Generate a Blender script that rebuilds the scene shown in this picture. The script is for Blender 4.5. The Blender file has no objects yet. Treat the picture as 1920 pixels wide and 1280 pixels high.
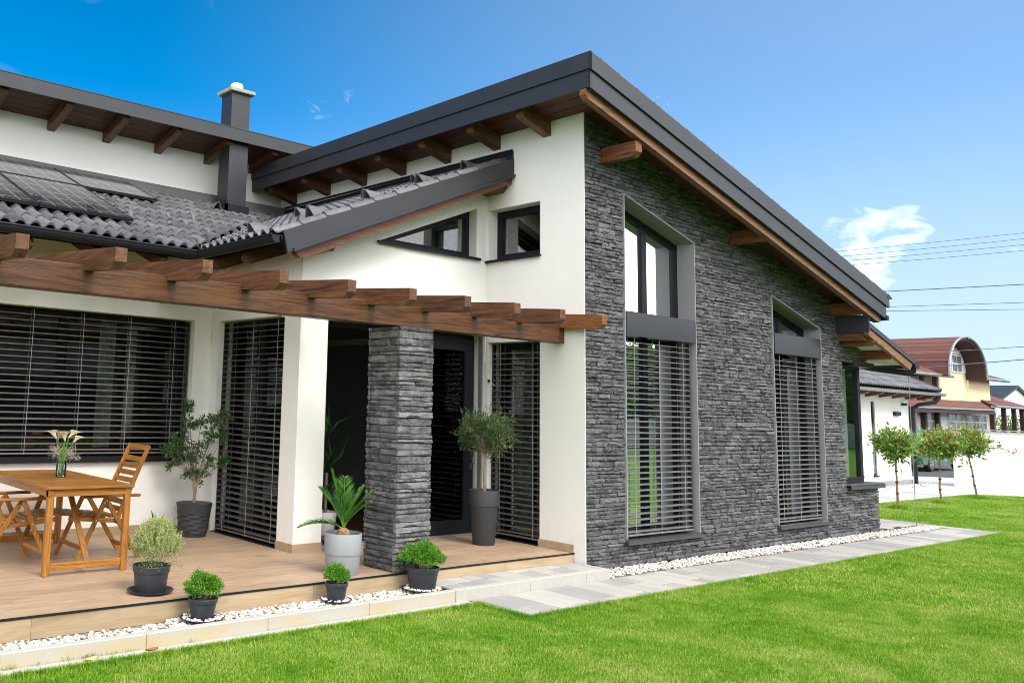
import bpy, math, random
import numpy as np
from mathutils import Vector, Matrix, Euler, noise
rng = np.random.default_rng(7)
random.seed(7)
R = math.radians
SC = bpy.context.scene
COL = SC.collection

# ------------------------------------------------------------------ camera
cam_d = bpy.data.cameras.new('camera')
cam = bpy.data.objects.new('camera', cam_d); COL.objects.link(cam)
YAW, PIT, ROL = R(53.19989), R(7.624092), R(1.974225)
F_ = Vector((math.cos(YAW)*math.cos(PIT), math.sin(YAW)*math.cos(PIT), math.sin(PIT)))
R0 = Vector((math.sin(YAW), -math.cos(YAW), 0)); U0 = R0.cross(F_)
RT = math.cos(ROL)*R0 + math.sin(ROL)*U0; UP = -math.sin(ROL)*R0 + math.cos(ROL)*U0
M = Matrix(((RT.x, UP.x, -F_.x), (RT.y, UP.y, -F_.y), (RT.z, UP.z, -F_.z)))
CAMP = Vector((-8.158, -6.08, 1.73))
cam.matrix_world = Matrix.Translation(CAMP) @ M.to_4x4()
cam_d.sensor_width = 36; cam_d.lens = 1664.01/1920*36
cam_d.shift_x = (960-607.51)/1920; cam_d.shift_y = -(640-530.51)/1920
cam_d.clip_end = 2000; cam_d.clip_start = .05
SC.camera = cam

# ------------------------------------------------------------------ world and sun
SUN_DIR = Vector((.02, -.85, .92)).normalized()      # towards the sun
SUN_EL = math.asin(SUN_DIR.z); SUN_AZ = math.atan2(SUN_DIR.x, SUN_DIR.y)
W = bpy.data.worlds.new('World'); SC.world = W; W.use_nodes = True
wn = W.node_tree.nodes; wl = W.node_tree.links
for n in list(wn): wn.remove(n)
def WN(t, **k):
    n = wn.new(t)
    for a, b in k.items(): setattr(n, a, b)
    return n
out = WN('ShaderNodeOutputWorld'); bg = WN('ShaderNodeBackground'); bg.inputs[1].default_value = .15
sky = WN('ShaderNodeTexSky'); sky.sky_type = 'NISHITA'; sky.sun_disc = False
sky.sun_elevation = SUN_EL; sky.sun_rotation = SUN_AZ
sky.air_density = .8; sky.dust_density = .15; sky.ozone_density = 4.5; sky.altitude = 1500
hsv = WN('ShaderNodeHueSaturation'); hsv.inputs['Saturation'].default_value = 1.36; hsv.inputs['Value'].default_value = .72
hsv.inputs['Hue'].default_value = .488
wl.new(sky.outputs[0], hsv.inputs['Color'])
tc = WN('ShaderNodeTexCoord')
def wmath(op, a, b=None, c=None):
    n = WN('ShaderNodeMath', operation=op)
    for i, v in enumerate((a, b, c)):
        if v is None: continue
        if isinstance(v, (int, float)): n.inputs[i].default_value = v
        else: wl.new(v, n.inputs[i])
    return n.outputs[0]
def blob(d, inner, outer, stretch=1.0):
    """soft patch of sky round a direction, 1 inside to 0 outside (radii in degrees)"""
    v = WN('ShaderNodeVectorMath', operation='DOT_PRODUCT'); wl.new(tc.outputs['Generated'], v.inputs[0]); v.inputs[1].default_value = Vector(d).normalized()
    m = WN('ShaderNodeMapRange'); m.interpolation_type = 'SMOOTHSTEP'
    wl.new(v.outputs['Value'], m.inputs[0]); m.inputs[1].default_value = math.cos(R(outer)); m.inputs[2].default_value = math.cos(R(inner))
    return m.outputs[0]
mp = WN('ShaderNodeMapping'); mp.inputs['Scale'].default_value = (1, 1, 2.0); wl.new(tc.outputs['Generated'], mp.inputs[0])
n1 = WN('ShaderNodeTexNoise'); n1.inputs['Scale'].default_value = 5.5; n1.inputs['Detail'].default_value = 9; n1.inputs['Roughness'].default_value = .58
n1.inputs['Distortion'].default_value = .25
wl.new(mp.outputs[0], n1.inputs[0])
n2 = WN('ShaderNodeTexNoise'); n2.inputs['Scale'].default_value = 26; n2.inputs['Detail'].default_value = 8; n2.inputs['Roughness'].default_value = .62
n2.inputs['Distortion'].default_value = .9
wl.new(mp.outputs[0], n2.inputs[0])
CLOUDS = [((.9209, .3538, .1638), 1.0, 3.4, 1.1), ((.9274, .3281, .1794), .6, 2.2, 1.1), ((.9107, .3728, .1778), .8, 2.6, .9), ((.8026, .5019, .3224), .1, 2.2, .80), ((.5773, .7508, .3210), .2, 5.0, .58), ((.9561, .2494, .1537), .5, 2.4, .7), ((.8926, .4036, .2007), .3, 2.0, .5)]
acc = None
for d, a, b, g in CLOUDS:
    o = wmath('MULTIPLY', blob(d, a, b), g)
    acc = o if acc is None else wmath('MAXIMUM', acc, o)
dens = wmath('ADD', wmath('SUBTRACT', wmath('ADD', wmath('MULTIPLY', n1.outputs[0], .9), wmath('MULTIPLY', n2.outputs[0], .6)), .75), wmath('MULTIPLY', wmath('SUBTRACT', acc, .70), .42))
c1 = wmath('MULTIPLY', wmath('MINIMUM', wmath('MULTIPLY', wmath('MAXIMUM', dens, 0.0), 2.0), 1.0), wmath('MINIMUM', wmath('MULTIPLY', acc, 1.0), .62))
# broad thin cloud over the rest of the sky
wide = WN('ShaderNodeMapRange'); wl.new(n1.outputs[0], wide.inputs[0]); wide.inputs[1].default_value = .55; wide.inputs[2].default_value = .85; wide.inputs[4].default_value = .10
veil = WN('ShaderNodeMapRange'); veil.interpolation_type = 'SMOOTHSTEP'
sep = WN('ShaderNodeSeparateXYZ'); wl.new(tc.outputs['Generated'], sep.inputs[0])
# overcast out of view on the sun's side, widened and brightened to fill the walls
dv = WN('ShaderNodeVectorMath', operation='DOT_PRODUCT'); wl.new(tc.outputs['Generated'], dv.inputs[0]); dv.inputs[1].default_value = Vector((-.30, -1.0, .30)).normalized()
wl.new(dv.outputs['Value'], veil.inputs[0]); veil.inputs[1].default_value = -.25; veil.inputs[2].default_value = .55; veil.inputs[4].default_value = .88
dv2 = WN('ShaderNodeVectorMath', operation='DOT_PRODUCT'); wl.new(tc.outputs['Generated'], dv2.inputs[0]); dv2.inputs[1].default_value = Vector((1.0, -.10, .05)).normalized()
veil2 = WN('ShaderNodeMapRange'); veil2.interpolation_type = 'SMOOTHSTEP'; wl.new(dv2.outputs['Value'], veil2.inputs[0]); veil2.inputs[1].default_value = .3; veil2.inputs[2].default_value = 1.0; veil2.inputs[4].default_value = .09
cl = wmath('MINIMUM', wmath('MAXIMUM', c1, wmath('MAXIMUM', wmath('MAXIMUM', wide.outputs[0], veil2.outputs[0]), veil.outputs[0])), .92)
hz_ = WN('ShaderNodeMapRange'); hz_.interpolation_type = 'SMOOTHSTEP'; wl.new(sep.outputs[2], hz_.inputs[0]); hz_.inputs[1].default_value = .34; hz_.inputs[2].default_value = .04; hz_.inputs[4].default_value = .80
hmix = WN('ShaderNodeMix', data_type='RGBA'); wl.new(hz_.outputs[0], hmix.inputs[0]); wl.new(hsv.outputs[0], hmix.inputs[6]); hmix.inputs[7].default_value = (1.60, 2.0, 2.85, 1)
mix = WN('ShaderNodeMix', data_type='RGBA'); wl.new(cl, mix.inputs[0]); wl.new(hmix.outputs[2], mix.inputs[6]); mix.inputs[7].default_value = (10.4, 10.4, 10.6, 1)
wl.new(mix.outputs[2], bg.inputs[0]); wl.new(bg.outputs[0], out.inputs[0])

sd = bpy.data.lights.new('sun', 'SUN'); sun = bpy.data.objects.new('sun', sd); COL.objects.link(sun)
sd.energy = 1.35; sd.angle = R(22); sd.color = (1, .96, .9)
sun.rotation_euler = (-SUN_DIR).to_track_quat('-Z', 'Y').to_euler(); sun.location = (0, -10, 20)
SC.view_settings.view_transform = 'Standard'; SC.view_settings.look = 'None'
SC.view_settings.exposure = 1.06; SC.view_settings.gamma = 1; SC.view_settings.use_curve_mapping = False
SC.cycles.max_bounces = 8; SC.cycles.transparent_max_bounces = 16; SC.cycles.caustics_reflective = False; SC.cycles.caustics_refractive = False
SC.cycles.use_denoising = True; SC.cycles.denoising_input_passes = 'RGB_ALBEDO_NORMAL'; SC.cycles.denoising_prefilter = 'ACCURATE'
SC.cycles.pixel_filter_type = 'BLACKMAN_HARRIS'; SC.cycles.filter_width = .95

# ------------------------------------------------------------------ materials
def srgb(h):
    h = h.lstrip('#'); c = [int(h[i:i+2], 16)/255 for i in (0, 2, 4)]
    return tuple((x/12.92 if x <= .04045 else ((x+.055)/1.055)**2.4) for x in c)
class NT:
    def __init__(s, name):
        s.m = bpy.data.materials.new(name); s.m.use_nodes = True
        s.n = s.m.node_tree.nodes; s.l = s.m.node_tree.links
        s.b = s.n['Principled BSDF']; s.o = s.n['Material Output']
    def N(s, t, ins=None, **k):
        n = s.n.new(t)
        for a, b in k.items(): setattr(n, a, b)
        for a, b in (ins or {}).items():
            if hasattr(b, 'is_linked'): s.l.new(b, n.inputs[a])
            else: n.inputs[a].default_value = b
        return n
    def math(s, op, a, b=0.0):
        return s.N('ShaderNodeMath', {0: a, 1: b}, operation=op).outputs[0]
    def coord(s, which='Object', scale=(1, 1, 1), rnd=True):
        if which == 'World': v = s.N('ShaderNodeNewGeometry').outputs['Position']
        else: v = s.N('ShaderNodeTexCoord').outputs['Object']
        if rnd and which != 'World':
            oi = s.N('ShaderNodeObjectInfo').outputs['Random']
            k = s.math('MULTIPLY', oi, 37.0)
            cv = s.N('ShaderNodeCombineXYZ', {0: k, 1: k, 2: k}).outputs[0]
            v = s.N('ShaderNodeVectorMath', {0: v, 1: cv}, operation='ADD').outputs[0]
        return s.N('ShaderNodeMapping', {'Vector': v, 'Scale': scale}).outputs[0]
    def noise(s, vec, scale, detail=4, rough=.55, dist=0):
        return s.N('ShaderNodeTexNoise', {'Vector': vec, 'Scale': scale, 'Detail': detail, 'Roughness': rough, 'Distortion': dist}).outputs[0]
    def ramp(s, fac, stops):
        r = s.N('ShaderNodeValToRGB', {0: fac}); e = r.color_ramp.elements
        while len(e) < len(stops): e.new(.5)
        for i, (p, c) in enumerate(stops):
            e[i].position = p; e[i].color = (*c[:3], 1) if len(c) < 4 else c
        return r.outputs[0]
    def mix(s, f, a, b, mode='MIX'):
        n = s.N('ShaderNodeMix', data_type='RGBA', blend_type=mode)
        for i, v in ((0, f), (6, a), (7, b)):
            if hasattr(v, 'is_linked'): s.l.new(v, n.inputs[i])
            else: n.inputs[i].default_value = v if i == 0 else (*v[:3], 1)
        return n.outputs[2]
    def bump(s, h, strength=.3, dist=.01, normal=None):
        n = s.N('ShaderNodeBump', {'Height': h, 'Strength': strength, 'Distance': dist})
        if normal is not None: s.l.new(normal, n.inputs['Normal'])
        s.l.new(n.outputs[0], s.b.inputs['Normal']); return n.outputs[0]
    def set(s, **k):
        for a, v in k.items():
            i = s.b.inputs[a.replace('_', ' ')]
            if hasattr(v, 'is_linked'): s.l.new(v, i)
            else: i.default_value = (*v, 1) if isinstance(v, tuple) and len(v) == 3 and i.type == 'RGBA' else v
        return s
def plain(name, c, rough=.5, metal=0, var=.12, scale=6, bump=0, bscale=60, spec=.5, coord='Object', coat=0):
    t = NT(name); v = t.coord(coord)
    f = t.noise(v, scale, 5)
    a = tuple(x*(1-var) for x in c); b = tuple(min(1, x*(1+var)) for x in c)
    t.set(Base_Color=t.ramp(f, [(.3, a), (.7, b)]), Roughness=rough, Metallic=metal)
    t.b.inputs['Specular IOR Level'].default_value = spec
    if coat: t.b.inputs['Coat Weight'].default_value = coat
    if bump: t.bump(t.noise(v, bscale, 4), bump, .01)
    return t.m
def wood(name, c1, c2, axis, rough=.5, grain=1.0, spec=.4, knots=True, bump=.25):
    t = NT(name)
    sc = [14, 14, 14]; sc[axis] = 1.0
    v = t.coord('Object', tuple(sc))
    w = t.noise(v, 1.6*grain, 8, .65, 1.2)
    fine = t.noise(t.coord('Object', tuple(x*(5 if i != axis else 1) for i, x in enumerate(sc))), 2.5*grain, 6, .7)
    col = t.ramp(w, [(.28, c1), (.5, tuple((a+b)/2 for a, b in zip(c1, c2))), (.74, c2)])
    dark = t.ramp(fine, [(.40, (.34, .31, .29)), (.52, (1, 1, 1))])
    col = t.mix(.75, col, dark, 'MULTIPLY')
    oi = t.N('ShaderNodeObjectInfo').outputs['Random']
    tone = t.N('ShaderNodeMapRange', {0: oi, 3: .82, 4: 1.16}).outputs[0]
    cc = t.N('ShaderNodeCombineXYZ', {0: tone, 1: tone, 2: tone}).outputs[0]
    col = t.mix(1.0, col, cc, 'MULTIPLY')
    if knots:
        sk = [2.2, 2.2, 2.2]; sk[axis] = 1.1
        vo = t.N('ShaderNodeTexVoronoi', {'Vector': t.coord('Object', tuple(sk)), 'Scale': 2.3}).outputs['Distance']
        kn = t.ramp(vo, [(.03, (.18, .13, .1)), (.075, (1, 1, 1))])
        col = t.mix(.8, col, kn, 'MULTIPLY')
    if knots:
        sv = [9, 9, 9]; sv[axis] = 1.3
        sc2 = t.noise(t.coord('Object', tuple(sv)), 9, 3, .8, 2.0)
        col = t.mix(t.ramp(sc2, [(.66, (0, 0, 0)), (.70, (.55, .55, .55))]), col, tuple(min(1, x*1.5+.06) for x in c2))
        sv = [26, 26, 26]; sv[axis] = .7
        crack = t.noise(t.coord('Object', tuple(sv)), 1.3, 3, .5, .4)
        col = t.mix(t.ramp(crack, [(.30, (.8, .8, .8)), (.34, (0, 0, 0))]), col, tuple(x*.25 for x in c1))
    t.set(Base_Color=col, Roughness=rough); t.b.inputs['Specular IOR Level'].default_value = spec
    t.bump(t.math('ADD', w, fine), bump, .004)
    return t.m

MAT = {}
def mk_plaster(name, c, dirt=.06):
    t = NT(name); v = t.coord('World')
    big = t.noise(v, .9, 5, .6); streak = t.noise(t.coord('World', (5, 5, .5)), 1.2, 5)
    f = t.math('ADD', t.math('MULTIPLY', big, .8), t.math('MULTIPLY', streak, .2))
    z_ = t.N('ShaderNodeSeparateXYZ', {0: t.N('ShaderNodeNewGeometry').outputs['Position']}).outputs[2]
    splash = t.math('MULTIPLY', t.N('ShaderNodeMapRange', {0: z_, 1: .55, 2: .10, 3: 0, 4: .5}).outputs[0], t.ramp(t.noise(v, 9, 6, .7), [(.42, (0, 0, 0)), (.62, (1, 1, 1))]))
    speck = t.ramp(t.noise(t.coord('World', (8, 8, 8)), 6, 4, .7), [(.30, (.93, .93, .92)), (.42, (1, 1, 1))])
    col = t.mix(1, t.ramp(f, [(.34, tuple(x*(1-dirt) for x in c)), (.6, c)]), speck, 'MULTIPLY')
    col = t.mix(splash, col, (c[0]*.72, c[1]*.68, c[2]*.58))
    t.set(Base_Color=col, Roughness=.9)
    t.b.inputs['Specular IOR Level'].default_value = .2
    t.bump(t.noise(v, 190, 4, .7), .35, .004)
    return t.m
MAT['plaster'] = mk_plaster('white_plaster', (.84, .825, .775), .05)
MAT['plaster_far'] = mk_plaster('bright_white_plaster', (.76, .755, .735))
MAT['plaster_yellow'] = mk_plaster('yellow_plaster', (.80, .69, .43), .1)
def mk_stone(name, lo, hi, warm=0.0):
    t = NT(name)
    g = t.N('ShaderNodeNewGeometry'); oi = t.N('ShaderNodeObjectInfo').outputs['Random']
    rnd = t.math('FRACT', t.math('ADD', g.outputs['Random Per Island'], oi))
    v = t.coord('World')
    vl = t.coord('World', (1, 1, 3.2))
    a = t.N('ShaderNodeMapRange', {0: t.noise(v, 13, 8, .75), 1: .30, 2: .70}).outputs[0]; b = t.N('ShaderNodeMapRange', {0: t.noise(vl, 30, 7, .8), 1: .30, 2: .70}).outputs[0]
    tone = t.math('ADD', t.math('MULTIPLY', rnd, .34), t.math('ADD', t.math('MULTIPLY', a, .46), t.math('MULTIPLY', b, .34)))
    col = t.ramp(tone, [(.28, lo), (.58, tuple(x*.55+y*.45 for x, y in zip(lo, hi))), (.92, hi)])
    tint = t.ramp(t.noise(v, 3.1, 3), [(.42, (1, 1, 1)), (.72, (1.0+warm, 1.0, 1.0-warm))])
    col = t.mix(.8, col, tint, 'MULTIPLY')
    t.set(Base_Color=col, Roughness=.82); t.b.inputs['Specular IOR Level'].default_value = .28
    h = t.math('ADD', t.math('MULTIPLY', t.noise(vl, 26, 8, .75), 1.3), t.math('MULTIPLY', t.noise(v, 90, 5, .7), .35))
    t.bump(h, .95, .022)
    return t.m
MAT['stone'] = mk_stone('dark_slate_cladding', (.045, .045, .047), (.27, .267, .275), .03)
MAT['stone_pillar'] = mk_stone('grey_slate_pillar', (.050, .050, .052), (.36, .36, .36), .03)
MAT['mortar'] = plain('dark_mortar', (.05, .05, .051), .95, var=.3, scale=20)
MAT['anthracite'] = plain('anthracite_sheet_metal', (.027, .028, .032), .46, .1, .12, 3, coord='World', bump=.03, bscale=4)
MAT['anthracite_dark'] = plain('black_gutter_metal', (.013, .015, .019), .45, .1, .1, 4, spec=.3)
MAT['frame'] = plain('black_window_frame', (.009, .010, .015), .5, 0, .1, 5, spec=.25)
MAT['slat'] = plain('grey_brown_blind_metal', (.22, .20, .18), .42, .4, .08, 4)
MAT['slat_grey'] = plain('light_grey_blind_metal', (.27, .275, .28), .4, .5, .08, 4)
MAT['box'] = plain('smooth_grey_blind_housing', (.05, .05, .053), .25, .7, .05, 2, coord='World')
MAT['cord'] = plain('pale_blind_cord', (.35, .34, .32), .8)
MAT['reveal'] = plain('grey_render_reveal', (.30, .30, .315), .9, var=.06, scale=30, bump=.2, bscale=200)
MAT['sill'] = plain('dark_grey_sill_metal', (.07, .072, .078), .45, .2, .1, 6)
def mk_rooftile():
    t = NT('anthracite_clay_tile'); g = t.N('ShaderNodeNewGeometry'); oi = t.N('ShaderNodeObjectInfo').outputs['Random']
    rnd = t.math('FRACT', t.math('ADD', g.outputs['Random Per Island'], oi))
    v = t.coord('World'); f = t.math('ADD', t.math('MULTIPLY', t.noise(v, 14, 6, .7), .7), t.math('MULTIPLY', rnd, .3))
    t.set(Base_Color=t.ramp(f, [(.3, (.07, .07, .073)), (.7, (.165, .165, .17))]), Roughness=t.N('ShaderNodeMapRange', {0: t.noise(v, 9, 4), 3: .34, 4: .5}).outputs[0])
    t.b.inputs['Specular IOR Level'].default_value = .5
    t.bump(t.noise(v, 130, 4), .12, .004)
    return t.m
MAT['tile'] = mk_rooftile()
MAT['beam_x'] = wood('brown_glazed_timber_x', (.035, .0125, .005), (.235, .100, .043), 0, .45)
MAT['beam_y'] = wood('brown_glazed_timber_y', (.035, .0125, .005), (.235, .100, .043), 1, .45)
MAT['beam_light'] = wood('orange_glazed_timber_y', (.10, .030, .008), (.29, .105, .030), 1, .45)
MAT['barge'] = wood('amber_barge_timber', (.15, .062, .026), (.33, .155, .07), 0, .5)
MAT['barge_red'] = wood('reddish_barge_timber', (.10, .033, .014), (.27, .10, .045), 0, .5)
MAT['soffit_x'] = wood('dark_soffit_boards_x', (.05, .018, .009), (.16, .06, .028), 0, .55)
MAT['soffit_y'] = wood('dark_soffit_boards_y', (.055, .018, .008), (.135, .045, .02), 1, .55)
MAT['teak_x'] = wood('oiled_acacia_x', (.23, .080, .012), (.50, .225, .046), 0, .42, 1.4, knots=False)
MAT['teak_y'] = wood('oiled_acacia_y', (.23, .080, .012), (.50, .225, .046), 1, .42, 1.4, knots=False)
MAT['teak_z'] = wood('oiled_acacia_z', (.23, .080, .012), (.50, .225, .046), 2, .42, 1.4, knots=False)
def mk_plank(name, c1, c2, c3):
    t = NT(name); v = t.coord('Object', (1.1, 9, 9)); f = t.noise(v, 2.0, 7, .62, .8)
    fine = t.noise(t.coord('Object', (3, 60, 60)), 2, 5, .6)
    col = t.ramp(f, [(.25, c1), (.5, c2), (.78, c3)])
    col = t.mix(.35, col, t.ramp(fine, [(.3, (.7, .66, .62)), (.6, (1, 1, 1))]), 'MULTIPLY')
    patch = t.ramp(t.noise(t.coord('Object', (1.6, 5, 5)), 1.6, 3), [(.62, (1, 1, 1)), (.78, (.66, .58, .5))])
    col = t.mix(.8, col, patch, 'MULTIPLY')
    oi = t.N('ShaderNodeObjectInfo').outputs['Random']; tone = t.N('ShaderNodeMapRange', {0: oi, 3: .90, 4: 1.08}).outputs[0]
    col = t.mix(1, col, t.N('ShaderNodeCombineXYZ', {0: tone, 1: tone, 2: tone}).outputs[0], 'MULTIPLY')
    t.set(Base_Color=col, Roughness=.5); t.b.inputs['Specular IOR Level'].default_value = .35; t.bump(fine, .1, .002); return t.m
MAT['plank'] = mk_plank('oak_look_floor_tile', (.29, .185, .112), (.41, .285, .185), (.50, .37, .25))
MAT['plank_riser'] = mk_plank('pale_oak_look_riser', (.32, .225, .13), (.42, .315, .19), (.48, .38, .245))
def mk_concrete(name, stain=None):
    t = NT(name); v = t.coord('World'); f = t.noise(v, 160, 5, .75); g = t.noise(v, 2.2, 5)
    col = t.ramp(f, [(.3, (.31, .295, .265)), (.62, (.50, .48, .43))])
    if stain:
        z = t.N('ShaderNodeSeparateXYZ', {0: t.N('ShaderNodeNewGeometry').outputs['Position']})
        m = t.math('MULTIPLY', t.ramp(g, [(.38, (0, 0, 0)), (.62, (1, 1, 1))]), t.N('ShaderNodeMapRange', {0: z.outputs[2], 1: .105, 2: .07, 3: 0, 4: .75}).outputs[0])
        col = t.mix(m, col, (.46, .36, .19))
    t.set(Base_Color=col, Roughness=.9); t.bump(f, .35, .004); return t.m
MAT['kerb'] = mk_concrete('washed_concrete_kerb', True); MAT['kerb_clean'] = mk_concrete('clean_concrete_step')
def mk_paver():
    t = NT('grey_beige_paver'); v = t.coord('World'); oi = t.N('ShaderNodeObjectInfo').outputs['Random']; g = t.N('ShaderNodeNewGeometry').outputs['Random Per Island']
    rnd = t.math('FRACT', t.math('ADD', oi, g))
    cloud = t.noise(t.coord('Object', (2.5, 1.2, 1)), 1.6, 3, .5, .5)
    f = t.math('ADD', t.math('MULTIPLY', rnd, .62), t.math('MULTIPLY', cloud, .5))
    col = t.ramp(f, [(.16, (.27, .262, .25)), (.45, (.325, .312, .295)), (.66, (.39, .37, .335)), (.92, (.47, .44, .385))])
    fine = t.noise(v, 120, 4, .7); col = t.mix(.3, col, t.ramp(fine, [(.3, (.72, .72, .72)), (.6, (1, 1, 1))]), 'MULTIPLY')
    t.set(Base_Color=col, Roughness=.85); t.bump(fine, .15, .003); return t.m
MAT['paver'] = mk_paver()
def mk_pebble():
    t = NT('white_and_ochre_pebbles'); g = t.N('ShaderNodeNewGeometry').outputs['Random Per Island']; v = t.coord('World')
    col = t.ramp(g, [(0, (.80, .79, .77)), (.36, (.70, .69, .66)), (.55, (.60, .52, .42)), (.70, (.62, .63, .65)), (.86, (.52, .36, .20)), (1, (.25, .23, .22))])
    t.set(Base_Color=t.mix(.4, col, t.ramp(t.noise(v, 70, 4), [(.3, (.7, .68, .66)), (.6, (1, 1, 1))]), 'MULTIPLY'), Roughness=.6); return t.m
MAT['pebble'] = mk_pebble()
MAT['soil'] = plain('dark_soil', (.05, .038, .028), .95, var=.4, scale=30, bump=.5, bscale=60)
MAT['bed'] = plain('grey_dusty_bed', (.20, .17, .14), .95, var=.3, scale=10, coord='World')
MAT['plinth'] = plain('dark_plinth', (.03, .028, .027), .9, var=.3, scale=8, coord='World')  # one dark tone for the bases under terrace, step, path and wall foot
MAT['cap_grey'] = plain('dull_grey_clip', (.10, .10, .105), .5)
MAT['pot'] = plain('anthracite_plastic_pot', (.030, .034, .042), .45, 0, .12, 10)
MAT['pot_matt'] = plain('charcoal_fibre_pot', (.036, .037, .040), .6, 0, .15, 16, .15, 120)
MAT['pot_grey'] = plain('light_grey_plastic_pot', (.27, .28, .295), .45, 0, .04, 5)
MAT['asphalt'] = plain('asphalt', (.07, .07, .075), .9, var=.25, scale=12, bump=.3, coord='World')
MAT['wire'] = plain('grey_cable', (.16, .17, .18), .6)
MAT['steel'] = plain('steel_bolt', (.6, .6, .58), .3, .9)
MAT['rubber'] = plain('black_rubber', (.015, .015, .015), .8)
MAT['white_paint'] = plain('white_paint', (.80, .80, .79), .5, var=.03)
MAT['zinc'] = plain('zinc_gutter', (.32, .33, .33), .4, .6)
MAT['brown_dark'] = plain('dark_brown_paint', (.045, .018, .015), .6)
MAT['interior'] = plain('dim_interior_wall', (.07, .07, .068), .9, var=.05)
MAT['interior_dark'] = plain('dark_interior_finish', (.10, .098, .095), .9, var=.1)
MAT['floor_in'] = wood('dark_parquet', (.06, .025, .012), (.14, .06, .03), 0, .4)
MAT['cream'] = plain('cream_plastic_cord', (.66, .62, .50), .5)
MAT['chimney_cap'] = plain('pale_concrete_cap', (.34, .32, .25), .9, var=.15, scale=10, bump=.2)
def mk_glass(name, tint=(.72, .75, .74), refl=1.6):
    t = NT(name); t.n.remove(t.b)
    fr = t.N('ShaderNodeFresnel', {0: 1.5}).outputs[0]
    f = t.math('MINIMUM', t.math('MULTIPLY', fr, refl), 1.0)
    geo = t.coord('World'); bmp = t.N('ShaderNodeBump', {'Height': t.noise(geo, 1.6, 2), 'Strength': .035, 'Distance': .05}).outputs[0]
    gl = t.N('ShaderNodeBsdfGlossy', {'Roughness': .004, 'Color': (.95, .97, 1, 1), 'Normal': bmp}); tr = t.N('ShaderNodeBsdfTransparent', {0: (*tint, 1)})
    mx = t.N('ShaderNodeMixShader', {0: f, 1: tr.outputs[0], 2: gl.outputs[0]}); t.l.new(mx.outputs[0], t.o.inputs[0]); return t.m
MAT['glass'] = mk_glass('window_glass', (.80, .83, .82), 1.25); MAT['glass_low'] = mk_glass('low_reflection_glass', (.88, .90, .89), .45); MAT['glass_clear'] = mk_glass('clear_glass', (.9, .95, .92), 1.0)
def mk_leaf(name, c1, c2, c3=None, rough=.45, trans=.25, scale=.0):
    t = NT(name); g = t.N('ShaderNodeNewGeometry').outputs['Random Per Island']
    st = [(.0, c1), (.7, c2)] + ([(1, c3)] if c3 else [])
    t.set(Base_Color=t.ramp(g, st), Roughness=rough); t.b.inputs['Specular IOR Level'].default_value = .4
    tl = t.N('ShaderNodeBsdfTranslucent'); t.l.new(t.ramp(g, [(p, (min(1, c[0]*1.3), min(1, c[1]*1.3), c[2]*.7)) for p, c in st]), tl.inputs[0])
    mx = t.N('ShaderNodeMixShader', {0: trans, 1: t.b.outputs[0], 2: tl.outputs[0]}); t.l.new(mx.outputs[0], t.o.inputs[0]); return t.m
MAT['leaf_olive'] = mk_leaf('olive_leaf', (.035, .08, .022), (.10, .18, .055), (.22, .28, .13))
MAT['leaf_shrub'] = mk_leaf('pittosporum_leaf', (.016, .055, .010), (.055, .14, .03), (.11, .21, .06))
MAT['leaf_box'] = mk_leaf('bright_boxwood_leaf', (.045, .16, .010), (.12, .32, .018), (.24, .46, .05))
MAT['leaf_thyme'] = mk_leaf('pale_thyme_leaf', (.30, .36, .12), (.50, .54, .25), (.66, .66, .42))
MAT['leaf_thyme_in'] = mk_leaf('green_thyme_leaf', (.12, .20, .04), (.26, .34, .10))
MAT['leaf_palm'] = mk_leaf('cycad_leaflet', (.03, .11, .012), (.08, .23, .03), (.14, .32, .05))
MAT['leaf_dark'] = mk_leaf('indoor_palm_leaf', (.015, .06, .012), (.04, .14, .03))
MAT['leaf_photinia'] = mk_leaf('photinia_green_leaf', (.07, .18, .025), (.21, .36, .06), (.38, .48, .13))
MAT['leaf_red'] = mk_leaf('photinia_red_leaf', (.34, .10, .05), (.55, .22, .14))
MAT['leaf_hedge'] = mk_leaf('hedge_leaf', (.05, .12, .015), (.13, .26, .035))
MAT['bark'] = plain('pale_bark', (.24, .19, .14), .9, var=.3, scale=25, bump=.5)
MAT['bark_red'] = plain('reddish_bark', (.24, .15, .11), .9, var=.35, scale=25, bump=.4)
MAT['crown_bark'] = plain('cycad_stump', (.30, .17, .08), .9, var=.4, scale=30, bump=.6)

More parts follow.
